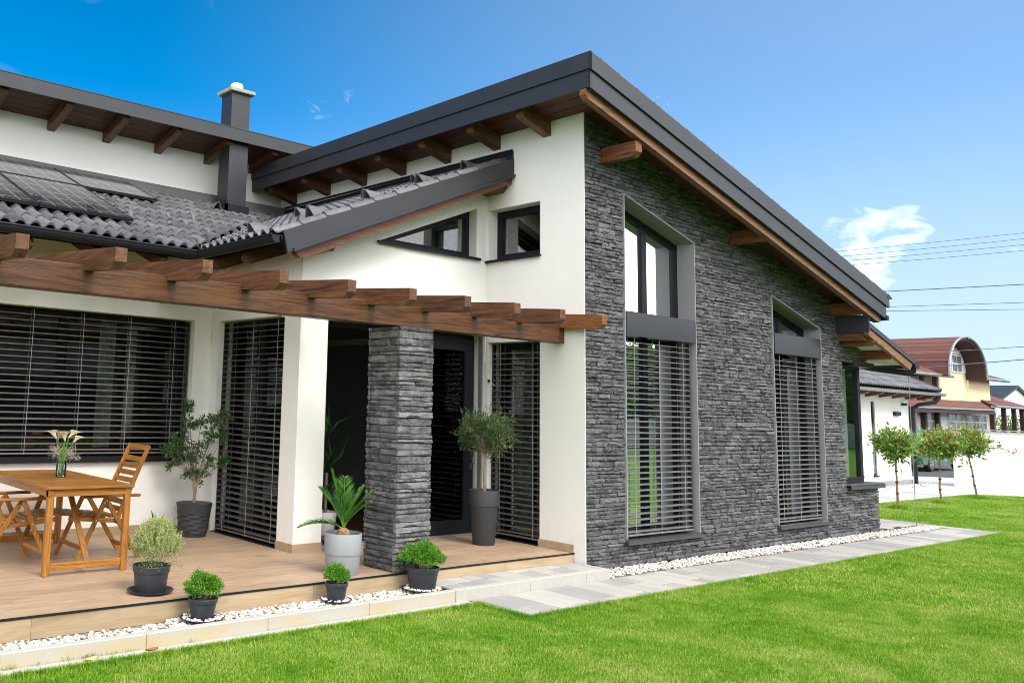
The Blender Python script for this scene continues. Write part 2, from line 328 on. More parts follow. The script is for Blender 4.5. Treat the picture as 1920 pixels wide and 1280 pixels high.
# ------------------------------------------------------------------ mesh helpers
class MB:
    def __init__(s): s.v = []; s.f = []; s.n = 0; s.smooth = False
    def add(s, v, f):
        v = np.asarray(v, float).reshape(-1, 3); s.v.append(v)
        s.f.extend([tuple(i+s.n for i in q) for q in f]); s.n += len(v); return s
    def box(s, x0, x1, y0, y1, z0, z1, bev=0):
        if x0 > x1: x0, x1 = x1, x0
        if y0 > y1: y0, y1 = y1, y0
        if z0 > z1: z0, z1 = z1, z0
        if bev:
            b = min(bev, (x1-x0)/3, (y1-y0)/3, (z1-z0)/3); v = []
            for X, sx in ((x0, 1), (x1, -1)):
                for Y, sy in ((y0, 1), (y1, -1)):
                    for Z, sz in ((z0, 1), (z1, -1)):
                        v += [(X, Y+sy*b, Z+sz*b), (X+sx*b, Y, Z+sz*b), (X+sx*b, Y+sy*b, Z)]
            # index: corner c=(ix*4+iy*2+iz), +0 x-face,+1 y-face,+2 z-face
            c = lambda ix, iy, iz, k: (ix*4+iy*2+iz)*3+k
            f = []
            f += [(c(0,0,0,0), c(0,0,1,0), c(0,1,1,0), c(0,1,0,0)), (c(1,0,0,0), c(1,1,0,0), c(1,1,1,0), c(1,0,1,0))]
            f += [(c(0,0,0,1), c(1,0,0,1), c(1,0,1,1), c(0,0,1,1)), (c(0,1,0,1), c(0,1,1,1), c(1,1,1,1), c(1,1,0,1))]
            f += [(c(0,0,0,2), c(0,1,0,2), c(1,1,0,2), c(1,0,0,2)), (c(0,0,1,2), c(1,0,1,2), c(1,1,1,2), c(0,1,1,2))]
            for i in (0, 1):
                for j in (0, 1):
                    q = [(c(i,j,0,0), c(i,j,0,1), c(i,j,1,1), c(i,j,1,0))]; f += q
                    f += [(c(i,0,j,0), c(i,0,j,2), c(i,1,j,2), c(i,1,j,0))]
                    f += [(c(0,i,j,1), c(0,i,j,2), c(1,i,j,2), c(1,i,j,1))]
                    for k in (0, 1): f += [(c(i,j,k,0), c(i,j,k,1), c(i,j,k,2))]
            return s.add(v, f)
        v = [(x0,y0,z0),(x1,y0,z0),(x1,y1,z0),(x0,y1,z0),(x0,y0,z1),(x1,y0,z1),(x1,y1,z1),(x0,y1,z1)]
        return s.add(v, [(0,3,2,1),(4,5,6,7),(0,1,5,4),(1,2,6,5),(2,3,7,6),(3,0,4,7)])
    def prism(s, pts, ext):
        """closed solid: polygon pts swept by vector ext"""
        p = np.asarray(pts, float); e = np.asarray(ext, float); n = len(p)
        s.add(np.vstack([p, p+e]), [tuple(range(n-1, -1, -1)), tuple(range(n, 2*n))] + [(i, (i+1) % n, n+(i+1) % n, n+i) for i in range(n)]); return s
    def xz(s, pts, y0, y1): return s.prism([(a, y0, b) for a, b in pts], (0, y1-y0, 0))
    def yz(s, pts, x0, x1): return s.prism([(x0, a, b) for a, b in pts], (x1-x0, 0, 0))
    def xy(s, pts, z0, z1): return s.prism([(a, b, z0) for a, b in pts], (0, 0, z1-z0))
    def bar(s, a, b, w, h, up=(0, 0, 1), bev=0):
        a = Vector(a); b = Vector(b); d = b-a; L = d.length; d.normalize(); u = Vector(up)
        sd_ = d.cross(u)
        if sd_.length < 1e-4: sd_ = d.cross(Vector((1, 0, 0)))
        sd_.normalize(); u = sd_.cross(d)
        t = MB(); t.box(0, L, -w/2, w/2, -h/2, h/2, bev)
        Q = Matrix((d, sd_, u)).transposed(); vs = np.vstack(t.v) @ np.array(Q).T + np.array(a)
        return s.add(vs, t.f)
    def tube(s, path, r, n=8, caps=True):
        P = [Vector(p) for p in path]; rr = r if hasattr(r, '__len__') else [r]*len(P); vs = []; f = []
        ref = Vector((0, 0, 1)); d0 = (P[1]-P[0]).normalized()
        if abs(d0.z) > .9: ref = Vector((1, 0, 0))
        for i, p in enumerate(P):
            d = (P[min(i+1, len(P)-1)]-P[max(i-1, 0)]).normalized(); a = d.cross(ref).normalized(); b = d.cross(a)
            for k in range(n):
                t = 2*math.pi*k/n; vs.append(p+rr[i]*(math.cos(t)*a+math.sin(t)*b))
        for i in range(len(P)-1):
            for k in range(n): f.append((i*n+k, i*n+(k+1) % n, (i+1)*n+(k+1) % n, (i+1)*n+k))
        if caps: f.append(tuple(range(n-1, -1, -1))); f.append(tuple((len(P)-1)*n+k for k in range(n)))
        s.smooth = True
        return s.add([tuple(x) for x in vs], f)
    def lathe(s, prof, c=(0, 0, 0), n=40):
        vs = []; f = []
        for r, z in prof:
            for k in range(n):
                t = 2*math.pi*k/n; vs.append((c[0]+r*math.cos(t), c[1]+r*math.sin(t), c[2]+z))
        m = len(prof)
        for i in range(m-1):
            for k in range(n): f.append((i*n+k, i*n+(k+1) % n, (i+1)*n+(k+1) % n, (i+1)*n+k))
        if prof[0][0] > 1e-6: f.append(tuple(range(n-1, -1, -1)))
        if prof[-1][0] > 1e-6: f.append(tuple((m-1)*n+k for k in range(n)))
        s.smooth = True
        return s.add(vs, f)
def Em(name, loc=(0, 0, 0), label=None, cat=None, group=None, kind=None, parent=None):
    o = bpy.data.objects.new(name, None); COL.objects.link(o); o.location = loc; o.empty_display_size = .2
    if parent: o.parent = parent; o.location = Vector(loc)-wloc(parent)
    return tag(o, label, cat, group, kind)
def tag(o, label=None, cat=None, group=None, kind=None):
    for k, v in (('label', label), ('category', cat), ('group', group), ('kind', kind)):
        if v: o[k] = v
    return o
def wloc(o):
    v = Vector(o.location)
    while o.parent: o = o.parent; v += Vector(o.location)
    return v
def P(name, mb, m, parent=None, label=None, smooth=None, keep=False, kind=None, angle=38):
    """one mesh object from world coordinates, its origin at its own centre"""
    v = np.vstack(mb.v); c = (v.min(0)+v.max(0))/2
    if keep: c = np.zeros(3)
    me = bpy.data.meshes.new(name); me.from_pydata((v-c).tolist(), [], mb.f); me.update()
    me.materials.append(MAT[m] if isinstance(m, str) else m)
    if smooth is None: smooth = mb.smooth
    if smooth:
        me.polygons.foreach_set('use_smooth', [True]*len(me.polygons))
        try: me.set_sharp_from_angle(angle=R(angle))
        except Exception: pass
    o = bpy.data.objects.new(name, me); COL.objects.link(o)
    if parent: o.parent = parent; o.location = Vector(c)-wloc(parent)
    else: o.location = Vector(c)
    if label: o['label'] = label
    if kind: o['kind'] = kind
    return o
def L(name, me, parent, loc, rot=None, scale=None):
    o = bpy.data.objects.new(name, me); COL.objects.link(o); o.parent = parent; o.location = Vector(loc)-wloc(parent) if parent else loc
    if rot is not None: o.rotation_euler = rot
    if scale is not None: o.scale = scale
    return o
def mesh_of(name, mb, m, smooth=None):
    me = bpy.data.meshes.new(name); me.from_pydata(np.vstack(mb.v).tolist(), [], mb.f); me.update(); me.materials.append(MAT[m])
    if smooth if smooth is not None else mb.smooth:
        me.polygons.foreach_set('use_smooth', [True]*len(me.polygons))
        me.set_sharp_from_angle(angle=R(38))
    return me
def dup_tree(root, loc, rotz):
    r = root.copy(); COL.objects.link(r); r.location = loc; r.rotation_euler = (0, 0, rotz)
    for ch in list(root.children):
        c = ch.copy(); COL.objects.link(c); c.parent = r
        for g in ch.children:
            d = g.copy(); COL.objects.link(d); d.parent = c
    return r

# ------------------------------------------------------------------ setting: ground
T = .21                                   # terrace level above lawn
TS = .0                                   # lawn level
def ground_sheet():
    t = NT('lawn_soil'); v = t.coord('World')
    f = t.math('ADD', t.math('MULTIPLY', t.noise(v, .9, 6, .6), .6), t.math('MULTIPLY', t.noise(v, 14, 4), .4))
    t.set(Base_Color=t.ramp(f, [(.35, (.045, .12, .008)), (.6, (.08, .165, .015))]), Roughness=1); t.b.inputs['Specular IOR Level'].default_value = .1
    MAT['lawn'] = t.m
    b = MB(); b.add([(-400, -400, -.012), (600, -400, -.012), (600, 500, -.012), (-400, 500, -.012)], [(0, 1, 2, 3)])
    o = P('ground', b, 'lawn', kind='structure'); return o
ground_sheet()

# ------------------------------------------------------------------ the house
house = Em('house', (0, 0, 0), 'white house with dark slate gable wall, anthracite sloping roofs and brown timber eaves', 'house')
SL = .2575                                # slope of the high roof
def wall_top(x): return 5.10-SL*x         # underside of the high roof at the wall line
# plain white walls --------------------------------------------------
w = MB()
# side wall x=0 (faces the terrace): openings y .62-1.42, lower z .22-2.52, upper z 3.53-4.15
w.box(0, .35, .056, .62, 0, 5.10); w.box(0, .010, .0, .056, 0, 5.10); w.box(0, .35, .62, 1.42, 2.52, 3.53); w.box(0, .35, .62, 1.42, 4.17, 5.10); w.box(0, .35, .62, 1.42, 0, .205)
w.box(0, .35, 1.42, 1.47, 0, 5.1); w.box(0, .30, 1.47, 1.80, 0, 2.60); w.box(0, .30, 1.47, 6.2, 2.60, 5.1)
P('wall', w, 'plaster', house, 'white side wall under the high eave')
w = MB()
# front wall y=1.45 above the sliding doors, with triangular window
ru = lambda x: 3.36+.41*(x+3.38)-.14      # underside of tiled lean-to roof
w.xz([(-2.81, 2.62), (-.001, 2.62), (-.001, 3.55), (-2.81, 3.55)], 1.45, 1.75)
w.xz([(-2.81, 3.55), (-1.776, 3.55), (-1.776, ru(-1.776)), (-2.81, ru(-2.81))], 1.45, 1.75)
w.xz([(-1.776, 3.55), (-.19, 4.17), (-.19, ru(-.19)), (-1.776, ru(-1.776))], 1.45, 1.75)
w.xz([(-.19, 3.55), (-.001, 3.55), (-.001, ru(0)), (-.19, ru(-.19))], 1.45, 1.75)
P('wall', w, 'plaster', house, 'white front wall with triangular window')
w = MB()
# pillar and blind wall x=-2.81
w.box(-2.81, -2.45, 1.45, 1.745, T, 2.62); w.box(-2.81, -2.55, 1.80, 3.12, 2.64, 3.45); w.box(-2.81, -2.55, 3.12, 3.32, T, 3.45); w.box(-2.81, -2.55, 1.751, 3.12, 0, .20)
w.box(-2.81, -2.55, 1.751, 1.80, 2.62, 3.45)
P('wall', w, 'plaster', house, 'white pillar and return wall beside the sliding doors')
w = MB()
# left wall y=3.32, window x -7.9..-3.03
w.box(-3.03, -2.551, 3.32, 3.65, 0, 3.50); w.box(-9.5, -3.03, 3.32, 3.65, 0, 1.05); w.box(-9.5, -3.03, 3.32, 3.65, 2.64, 3.50); w.box(-9.5, -8.0, 3.32, 3.65, 1.05, 2.64)
P('wall', w, 'plaster', house, 'white wall below and above the wide blind')
w = MB()
w.box(-12, .2, 6.1, 6.45, 3.5, 5.62)
P('wall', w, 'plaster', house, 'upper white wall behind the tiled roof')
w = MB(); w.box(-12, 7.2, 10.6, 10.9, 0, 4.4); w.box(-12.2, -12, 6.1, 10.9, 0, 5.2); w.box(7.0, 7.2, .36, 10.6, 0, 2.62); w.box(7.0, 7.2, 2.2, 10.6, 2.62, 3.3)
P('wall', w, 'plaster', house, 'rear white walls of the house')
# stone facade backing ------------------------------------------------
W1 = (.745, 2.245, .31, 4.285, 3.90); W2 = (4.185, 5.615, .285, 3.425, 3.065)
bk = MB(); y0, y1 = .05, .35
def col(x0, x1, zb0, zb1, zt0, zt1): bk.xz([(x0, zb0), (x1, zb1), (x1, zt1), (x0, zt0)], y0, y1)
col(.352, W1[0], 0, 0, wall_top(.352), wall_top(W1[0])); col(.03, .352, 0, 0, wall_top(.03), wall_top(.352))
bk.v = []; bk.f = []; bk.n = 0
col(.04, W1[0], 0, 0, wall_top(.04)-.01, wall_top(W1[0])); col(W1[0], W1[1], 0, 0, W1[2], W1[2]); col(W1[0], W1[1], W1[3], W1[4], wall_top(W1[0]), wall_top(W1[1]))
col(W1[1], W2[0], 0, 0, wall_top(W1[1]), wall_top(W2[0])); col(W2[0], W2[1], 0, 0, W2[2], W2[2]); col(W2[0], W2[1], W2[3], W2[4], wall_top(W2[0]), wall_top(W2[1]))
col(W2[1], 6.33, 0, 0, wall_top(W2[1]), wall_top(6.33)); col(6.33, 7.36, 0, 0, .745, .745); col(6.33, 7.2, 2.64, 2.64, wall_top(6.33), 3.02)
facade = P('stone_facade', bk, 'mortar', house, 'dark slate gable wall with two tall windows', keep=True)
for (a, b, zb, zl, zr) in (W1, W2):
    rv = MB()      # smooth rendered reveals round the tall windows
    rv.xz([(b-.012, zb), (b, zb), (b, zr), (b-.012, zr)], -.005, .30); rv.xz([(a, zb), (a+.012, zb), (a+.012, zl), (a, zl)], -.005, .30)
    rv.xz([(a+.012, zl-.017), (b-.012, zr-.017), (b-.012, zr-.003), (a+.012, zl-.003)], -.005, .30)
    P('window_reveal', rv, 'reveal', house)
# cladding stones ------------------------------------------------------
NU, NW = 6, 4
def stone_variant(r):
    """rough block in unit cube: x along, y depth (0 front, 1 back), z up"""
    g = np.zeros((NU, NW, 3)); us = np.linspace(0, 1, NU); ws = np.linspace(0, 1, NW)
    for i in range(NU):
        for j in range(NW):
            u = us[i]+(r.normal(0, .035) if 0 < i < NU-1 else r.uniform(-.006, .006)); z = ws[j]+(r.normal(0, .06) if 0 < j < NW-1 else 0)
            if j == 0: z += r.uniform(0, .06)
            if j == NW-1: z -= r.uniform(0, .07)
            d = r.uniform(0, .34)
            if j in (0, NW-1): d += r.uniform(.03, .20)
            if i in (0, NU-1): d += r.uniform(.0, .14)
            g[i, j] = (u, d, z)
    v = [tuple(g[i, j]) for i in range(NU) for j in range(NW)]; f = []
    I = lambda i, j: i*NW+j
    for i in range(NU-1):
        for j in range(NW-1): f.append((I(i, j), I(i+1, j), I(i+1, j+1), I(i, j+1)))
    base = len(v)
    bi = {}
    ring = [(i, 0) for i in range(NU)]+[(NU-1, j) for j in range(1, NW)]+[(i, NW-1) for i in range(NU-2, -1, -1)]+[(0, j) for j in range(NW-2, 0, -1)]
    for k, (i, j) in enumerate(ring):
        p = g[i, j]; v.append((p[0], 1.0, p[2])); bi[k] = base+k
    for k in range(len(ring)):
        a = ring[k]; b = ring[(k+1) % len(ring)]
        f.append((I(*a), bi[k], bi[(k+1) % len(ring)], I(*b)))
    return np.array(v), f
SV = [stone_variant(np.random.default_rng(100+i)) for i in range(26)]
SVM = {}
def stone_mesh(k, m):
    if (k, m) not in SVM:
        me = bpy.data.meshes.new('stone'); me.from_pydata(SV[k][0].tolist(), [], SV[k][1]); me.update(); me.materials.append(MAT[m])
        me.polygons.foreach_set('use_smooth', [True]*len(me.polygons)); me.set_sharp_from_angle(angle=R(48)); SVM[(k, m)] = me
    return SVM[(k, m)]
stones = []   # (x, z, L, H, y_front, depth, variant)
r = np.random.default_rng(5)
z = .035
while z < 5.25:
    h = r.choice([.034, .041, .048, .055, .064], p=[.16, .26, .28, .2, .1]); zm = z+h/2
    iv = [(0.011, 7.42 if zm < .745 else (7.2 if zm > 2.62 else 6.33))]
    for (a, b, zb, zl, zr) in (W1, W2):
        if zb < z+h*.5 and z < zl:
            # solid above the sloping head: the opening reaches x where the head comes down to this course
            right = b if z+h <= zr else max(a, a+(zl-z-h)/(zl-zr)*(b-a))
            n_iv = []
            for (p, q) in iv:
                if q <= a or p >= right: n_iv.append((p, q)); continue
                if p < a: n_iv.append((p, a))
                if q > right: n_iv.append((right, q))
            iv = [(p, q) for p, q in n_iv if q-p > .01]
    for (p, q) in iv:
        q = min(q, (5.16-z)/SL+.05) if z > 3.1 else q
        x = p+r.uniform(-.0, .0)
        while x < q-.01:
            l = r.choice([.08, .12, .17, .23, .30, .38], p=[.1, .2, .26, .22, .14, .08])*r.uniform(.85, 1.15)
            if x+l > q-.07: l = q-x
            if l > .62: l *= .5
            stones.append((x, z, l-.004, h-.0035, r.uniform(-.012, .016), 0, int(r.integers(0, 26))))
            x += l
    z += h
def head_line(x):
    for (a, b, zb, zl, zr) in (W1, W2):
        if a-.001 < x < b+.001: return zl+(zr-zl)*(x-a)/(b-a)
    return None
def stone_is_cut(s):
    for (a, b, zb, zl, zr) in (W1, W2):
        if s[1] < zl and s[1]+s[3] > zr-.02 and s[0] < b and s[0]+s[2] > a: return True
    return False
dist = [(Vector((s[0]+s[2]/2, 0, s[1]))-CAMP).length/(s[2]**.5) for s in stones]
order = sorted(range(len(stones)), key=lambda i: dist[i])
near = set()
for i in order:
    if not stone_is_cut(stones[i]) and len(near) < 296: near.add(i)
rest = MB()
for i, (x, z, l, h, yf, _, k) in enumerate(stones):
    dep = .052-yf
    if i in near:
        o = bpy.data.objects.new('stone', stone_mesh(k, 'stone')); COL.objects.link(o); o.parent = facade
        o.location = Vector((x, yf, z))-wloc(facade); o.scale = (l, dep, h)
    else:
        v = SV[k][0]*np.array([l, dep, h])+np.array([x, yf, z])
        if stone_is_cut(stones[i]):
            for (a, b, zb, zl, zr) in (W1, W2):
                m_ = (v[:, 0] > a) & (v[:, 0] < b) & (v[:, 2] > zr-.3)
                if (z < zl and z+h > zr-.02):
                    line = zl+(zr-zl)*(v[:, 0]-a)/(b-a); v[:, 2] = np.where(m_ & (v[:, 2] < line), line, v[:, 2])
        rest.add(v, SV[k][1])
o = P('stone_cladding', rest, 'stone', facade, kind='stuff', smooth=True, angle=48)

# windows: frame, pane, sill ------------------------------------------
def poly_frame(pts, w_, y0, y1, axis='xz'):
    """mitred frame following a convex polygon, inset by w_"""
    n = len(pts); P2 = [Vector((a, b)) for a, b in pts]
    area = sum(P2[i].x*P2[(i+1) % n].y-P2[(i+1) % n].x*P2[i].y for i in range(n))
    if area < 0: P2.reverse()
    ins = []
    for i in range(n):
        a, b, c = P2[i-1], P2[i], P2[(i+1) % n]
        d1 = (b-a).normalized(); d2 = (c-b).normalized(); n1_ = Vector((-d1.y, d1.x)); n2_ = Vector((-d2.y, d2.x))
        k = (n1_+n2_); k = k/(k.dot(n1_)); ins.append(b+k*w_)
    m = MB()
    for i in range(n):
        q = [P2[i], P2[(i+1) % n], ins[(i+1) % n], ins[i]]
        if axis == 'xz': m.prism([(p.x, y0, p.y) for p in q], (0, y1-y0, 0))
        else: m.prism([(y0, p.x, p.y) for p in q], (y1-y0, 0, 0))
    return m, ins
def window(pts, depth, fw=.075, axis='xz', mull=(), label=None, th=.07, glass='glass'):
    m, ins = poly_frame(pts, fw, depth, depth+th, axis)
    for q in mull:        # (lo corner, hi corner) in window plane
        (a0, b0), (a1, b1) = q
        if axis == 'xz': m.box(a0, a1, depth+.004, depth+th-.004, b0, b1)
        else: m.box(depth+.004, depth+th-.004, a0, a1, b0, b1)
    fr = P('window', m, 'frame', house, label)
    g = MB(); y = depth+.035
    n = len(ins)
    if axis == 'xz': g.prism([(p.x, y, p.y) for p in ins], (0, .006, 0))
    else: g.prism([(y, p.x, p.y) for p in ins], (.006, 0, 0))
    P('pane', g, glass, fr)
    return fr
d = .235
window([(W1[0]+.012, W1[2]), (W1[1]-.012, W1[2]), (W1[1]-.012, W1[4]-.02), (W1[0]+.012, W1[3]-.02)], d, .07, mull=[((1.46, W1[2]+.07), (1.56, 4.02)), ((W1[0]+.082, 2.58), (W1[1]-.082, 2.68))], label='tall sloping-headed window with dark frame, nearest the white corner')
window([(W2[0]+.012, W2[2]), (W2[1]-.012, W2[2]), (W2[1]-.012, W2[4]-.02), (W2[0]+.012, W2[3]-.02)], d, .07, mull=[((4.83, W2[2]+.07), (4.93, 3.17)), ((W2[0]+.082, 2.45), (W2[1]-.082, 2.55))], label='tall sloping-headed window with dark frame, further along the slate wall')
window([(-1.776+.02, 3.565), (-.19, 3.565), (-.19, 4.155)], 1.58, .06, label='triangular dark-framed window under the tiled roof verge', glass='glass_low')
window([(.62, 3.545), (1.42, 3.545), (1.42, 4.16), (.62, 4.16)], .15, .075, 'yz', label='small square dark-framed window high on the white side wall', glass='glass_low')
window([(.62, .205), (1.42, .205), (1.42, 2.51), (.62, 2.51)], .2, .07, 'yz', label='tall window behind the narrow blind of the side wall')
window([(1.76, .205), (3.11, .205), (3.11, 2.63), (1.76, 2.63)], -2.62, .07, 'yz', mull=[((2.42, .3), (2.50, 2.56))], label='tall window behind the blind beside the white pillar')
window([(-7.98, 1.07), (-3.05, 1.07), (-3.05, 2.63), (-7.98, 2.63)], 3.52, .07, mull=[((-4.6, 1.14), (-4.5, 2.56)), ((-6.2, 1.14), (-6.1, 2.56))], label='wide window behind the long blind above the dining table')
cw = window([(6.345, .775), (7.17, .775), (7.17, 2.62), (6.345, 2.62)], .12, .09, label='corner window with thick dark frame above the low slate parapet', glass='glass_low')
m = MB(); m.box(7.10, 7.19, .19, .36, .775, 2.62); m.box(7.10, 7.19, 2.05, 2.15, .775, 2.62); m.box(7.10, 7.19, .36, 2.05, .775, .86); m.box(7.10, 7.19, .36, 2.05, 2.53, 2.62)
P('corner_post', m, 'frame', cw)
# sills
def sill(x0, x1, z, y0=-.045, y1=.23, th=.03, name='sill', parent=house):
    m = MB(); m.yz([(y1, z), (y0, z-.035), (y0, z-.035-th), (y0+.012, z-.035-th), (y0+.014, z-.05), (y1, z-.018)], x0, x1)
    m.yz([(y1-.02, z+.02), (y0-.002, z-.01), (y0-.002, z-.036-th), (y0+.014, z-.036-th), (y0+.04, z-.03), (y1-.02, z-.012)], x1, x1+.006)
    m.yz([(y1-.02, z+.02), (y0-.002, z-.01), (y0-.002, z-.036-th), (y0+.014, z-.036-th), (y0+.04, z-.03), (y1-.02, z-.012)], x0-.006, x0)
    return P(name, m, 'sill', parent)
sill(W1[0]-.02, W1[1]+.05, W1[2]+.02); sill(W2[0]-.02, W2[1]+.05, W2[2]+.02)
m = MB(); m.box(6.30, 7.49, -.06, .119, .748, .772, .006); m.box(7.19, 7.49, .119, 1.6, .748, .772, .006); m.box(6.30, 7.49, -.06, -.045, .70, .748); P('sill', m, 'sill', house)
m = MB(); m.prism([(-1.80, 1.41, 3.535), (-.15, 1.41, 3.535), (-.15, 1.60, 3.548), (-1.80, 1.60, 3.548)], (0, 0, .014)); m.box(-1.8, -.15, 1.405, 1.415, 3.515, 3.549); P('sill', m, 'frame', house)
m = MB(); m.box(-.04, .15, .60, 1.447, 3.515, 3.530, .004); m.box(-.045, -.035, .6, 1.447, 3.50, 3.531); P('sill', m, 'frame', house)
m = MB(); m.box(-8.02, -3.0, 3.27, 3.52, 1.035, 1.052, .003); m.box(-8.02, -3.0, 3.265, 3.275, .995, 1.053); P('sill', m, 'frame', house)

m = MB(); m.box(.002, .199, .622, 1.418, .2052, .216); m.box(-2.808, -2.62, 1.752, 3.118, .2005, .214); P('threshold', m, 'frame', house)
# sliding doors --------------------------------------------------------
m, ins = poly_frame([(-2.45, T), (-.001, T), (-.001, 2.61), (-2.45, 2.61)], .055, 1.66, 1.75)
sd_ = P('sliding_door', m, 'frame', house, 'wide black sliding door standing open on its left half')
m = MB(); m.box(-1.52, -1.36, 1.70, 1.745, T+.05, 2.56)
P('panel_frame', m, 'frame', sd_)
m, ins = poly_frame([(-1.66, T+.03), (-.055, T+.03), (-.055, 2.56), (-1.66, 2.56)], .15, 1.60, 1.66)
pf = P('sliding_panel', m, 'frame', sd_)
g = MB(); g.box(-1.51, -.205, 1.625, 1.632, T+.18, 2.41); P('pane', g, 'glass', pf)
m = MB(); m.bar((-1.60, 1.575, .95), (-1.60, 1.575, 1.22), .018, .018); m.box(-1.61, -1.59, 1.575, 1.60, .96, .98); m.box(-1.61, -1.59, 1.575, 1.60, 1.19, 1.21); P('handle', m, 'steel', pf)
m = MB(); m.box(-2.45, -.056, 1.58, 1.66, T+.001, T+.022); P('threshold', m, 'zinc', sd_)
m = MB(); m.box(-.022, -.002, 1.50, 1.56, T, 2.60); P('guide_rail', m, 'zinc', sd_)
m = MB(); m.box(-1.685, -1.665, 1.58, 1.60, T+.05, 2.50); P('guide_rail', m, 'zinc', sd_)

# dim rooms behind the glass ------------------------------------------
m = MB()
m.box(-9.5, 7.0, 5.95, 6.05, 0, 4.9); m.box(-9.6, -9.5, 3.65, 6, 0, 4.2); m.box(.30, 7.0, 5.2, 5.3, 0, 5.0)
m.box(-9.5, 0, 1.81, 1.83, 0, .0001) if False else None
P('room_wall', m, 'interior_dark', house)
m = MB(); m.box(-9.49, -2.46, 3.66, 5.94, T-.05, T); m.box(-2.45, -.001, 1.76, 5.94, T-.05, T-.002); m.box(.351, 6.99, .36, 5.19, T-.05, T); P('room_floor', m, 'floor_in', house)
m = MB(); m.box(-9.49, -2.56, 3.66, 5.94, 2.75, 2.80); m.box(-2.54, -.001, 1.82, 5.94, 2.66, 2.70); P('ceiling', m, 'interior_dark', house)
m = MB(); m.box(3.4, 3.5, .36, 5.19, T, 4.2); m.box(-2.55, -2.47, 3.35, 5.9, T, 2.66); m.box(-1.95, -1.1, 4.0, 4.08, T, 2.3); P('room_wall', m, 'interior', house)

# venetian blinds ------------------------------------------------------
def slat_mesh(length, mat):
    """crowned slat, length along x, width along y, centred"""
    n = 7; v = []; f = []
    for k in range(n):
        t = k/(n-1)*2-1; v.append((t*.04, .0055*(1-t*t)-.002*(abs(t) > .99)))
    pts = []
    for sx in (-length/2, length/2):
        for (a, b) in v: pts.append((sx, a, b))
        for (a, b) in reversed(v): pts.append((sx, a, b-.0022))
    m = 2*n
    f.append(tuple(range(m-1, -1, -1))); f.append(tuple(range(m, 2*m)))
    for k in range(m): f.append((k, (k+1) % m, m+(k+1) % m, m+k))
    mb = MB(); mb.add(pts, f); mb.smooth = True
    return mesh_of('slat', mb, mat)
def blind(a0, a1, z0, z1, pos, axis, out_sign, mat, label, tilt=6, cords=3, box=None, pitch=.0652, rails=True):
    """axis 'x': runs along x at y=pos; out_sign gives the side it faces"""
    par = Em('venetian_blind', ((a0+a1)/2, pos, z0) if axis == 'x' else (pos, (a0+a1)/2, z0), label, parent=house)
    me = slat_mesh(a1-a0-.03, mat); n = int((z1-z0-.03)/pitch)
    for i in range(n):
        z = z0+.05+i*pitch; c = ((a0+a1)/2, pos, z) if axis == 'x' else (pos, (a0+a1)/2, z)
        jt = random.uniform(-1, 1)*.8
        if axis == 'x': rot = (R(-(tilt+jt)*out_sign), 0, 0)
        else: rot = (R((tilt+jt)*out_sign), 0, R(90))
        L('slat', me, par, c, rot)
    m = MB()
    if axis == 'x': m.box(a0+.01, a1-.01, pos-.04, pos+.04, z0, z0+.018, .004)
    else: m.box(pos-.04, pos+.04, a0+.01, a1-.01, z0, z0+.018, .004)
    P('bottom_rail', m, mat, par)
    for k in range(cords):
        t = a0+(a1-a0)*((k+.35)/(cords-.3)) if cords > 2 else a0+(a1-a0)*(.16+.66*k)
        m = MB()
        for s_ in (-.043, .043):
            if axis == 'x': m.tube([(t, pos+s_, z0), (t, pos+s_, z1)], .0028, 5)
            else: m.tube([(pos+s_, t, z0), (pos+s_, t, z1)], .0028, 5)
        P('cord', m, 'cord', par)
    if rails:
        for t in (a0, a1):
            m = MB()
            if axis == 'x': m.box(t-.008, t+.008, pos-.025, pos+.025, z0, z1)
            else: m.box(pos-.025, pos+.025, t-.008, t+.008, z0, z1)
            P('guide_rail', m, 'anthracite', par)
    return par
blind(W1[0]+.02, W1[1]-.11, .345, 2.60, .055, 'x', -1, 'slat_grey', 'light grey slatted blind of the tall window nearest the white corner', tilt=7)
blind(W2[0]+.02, W2[1]-.11, .32, 2.60, .055, 'x', -1, 'slat_grey', 'light grey slatted blind of the tall window further along the slate wall', tilt=7)
blind(.64, 1.40, .255, 2.50, .09, 'y', -1, 'slat', 'narrow grey-brown blind on the white side wall', tilt=8, cords=2)
blind(1.765, 3.11, .235, 2.62, -2.715, 'y', -1, 'slat', 'grey-brown blind from floor to lintel beside the white pillar', tilt=8, cords=3)
blind(-7.95, -3.06, 1.075, 2.62, 3.43, 'x', -1, 'slat', 'long grey-brown blind above the dining table', tilt=7, cords=9)
for (a, b, t) in ((W1[0]+.014, W1[1]-.05, 'first'), (W2[0]+.014, W2[1]-.05, 'second')):
    m = MB(); m.box(a, b, -.02, .11, 2.61, 2.895, .004); P('blind_housing', m, 'box', house)

# high roof ------------------------------------------------------------
roof = Em('roof', (3, 3, 5), 'high single-pitch roof with stepped anthracite fascia', parent=house)
XA, XB, YA, YB = -.62, 6.60, -.55, 6.5
zt = lambda x: 5.497-.2575*(x+.62)
m = MB(); m.xz([(XA+.02, zt(XA)-.03), (XB, zt(XB)-.03), (XB, zt(XB)-.13), (XA+.02, zt(XA)-.13)], YA+.03, 10.9); P('roof_deck', m, 'anthracite_dark', roof)
def verge(y0, y1, dz0, dz1, x0, x1, mat, name):
    m = MB(); m.xz([(x0, zt(x0)-dz0), (x1, zt(x1)-dz0), (x1, zt(x1)-dz1), (x0, zt(x0)-dz1)], y0, y1); return P(name, m, mat, roof)
verge(YA, YA+.03, 0, .19, XA, XB+.07, 'anthracite', 'verge_fascia'); verge(YA+.022, YA+.05, .19, .383, XA+.022, XB, 'anthracite', 'verge_fascia')
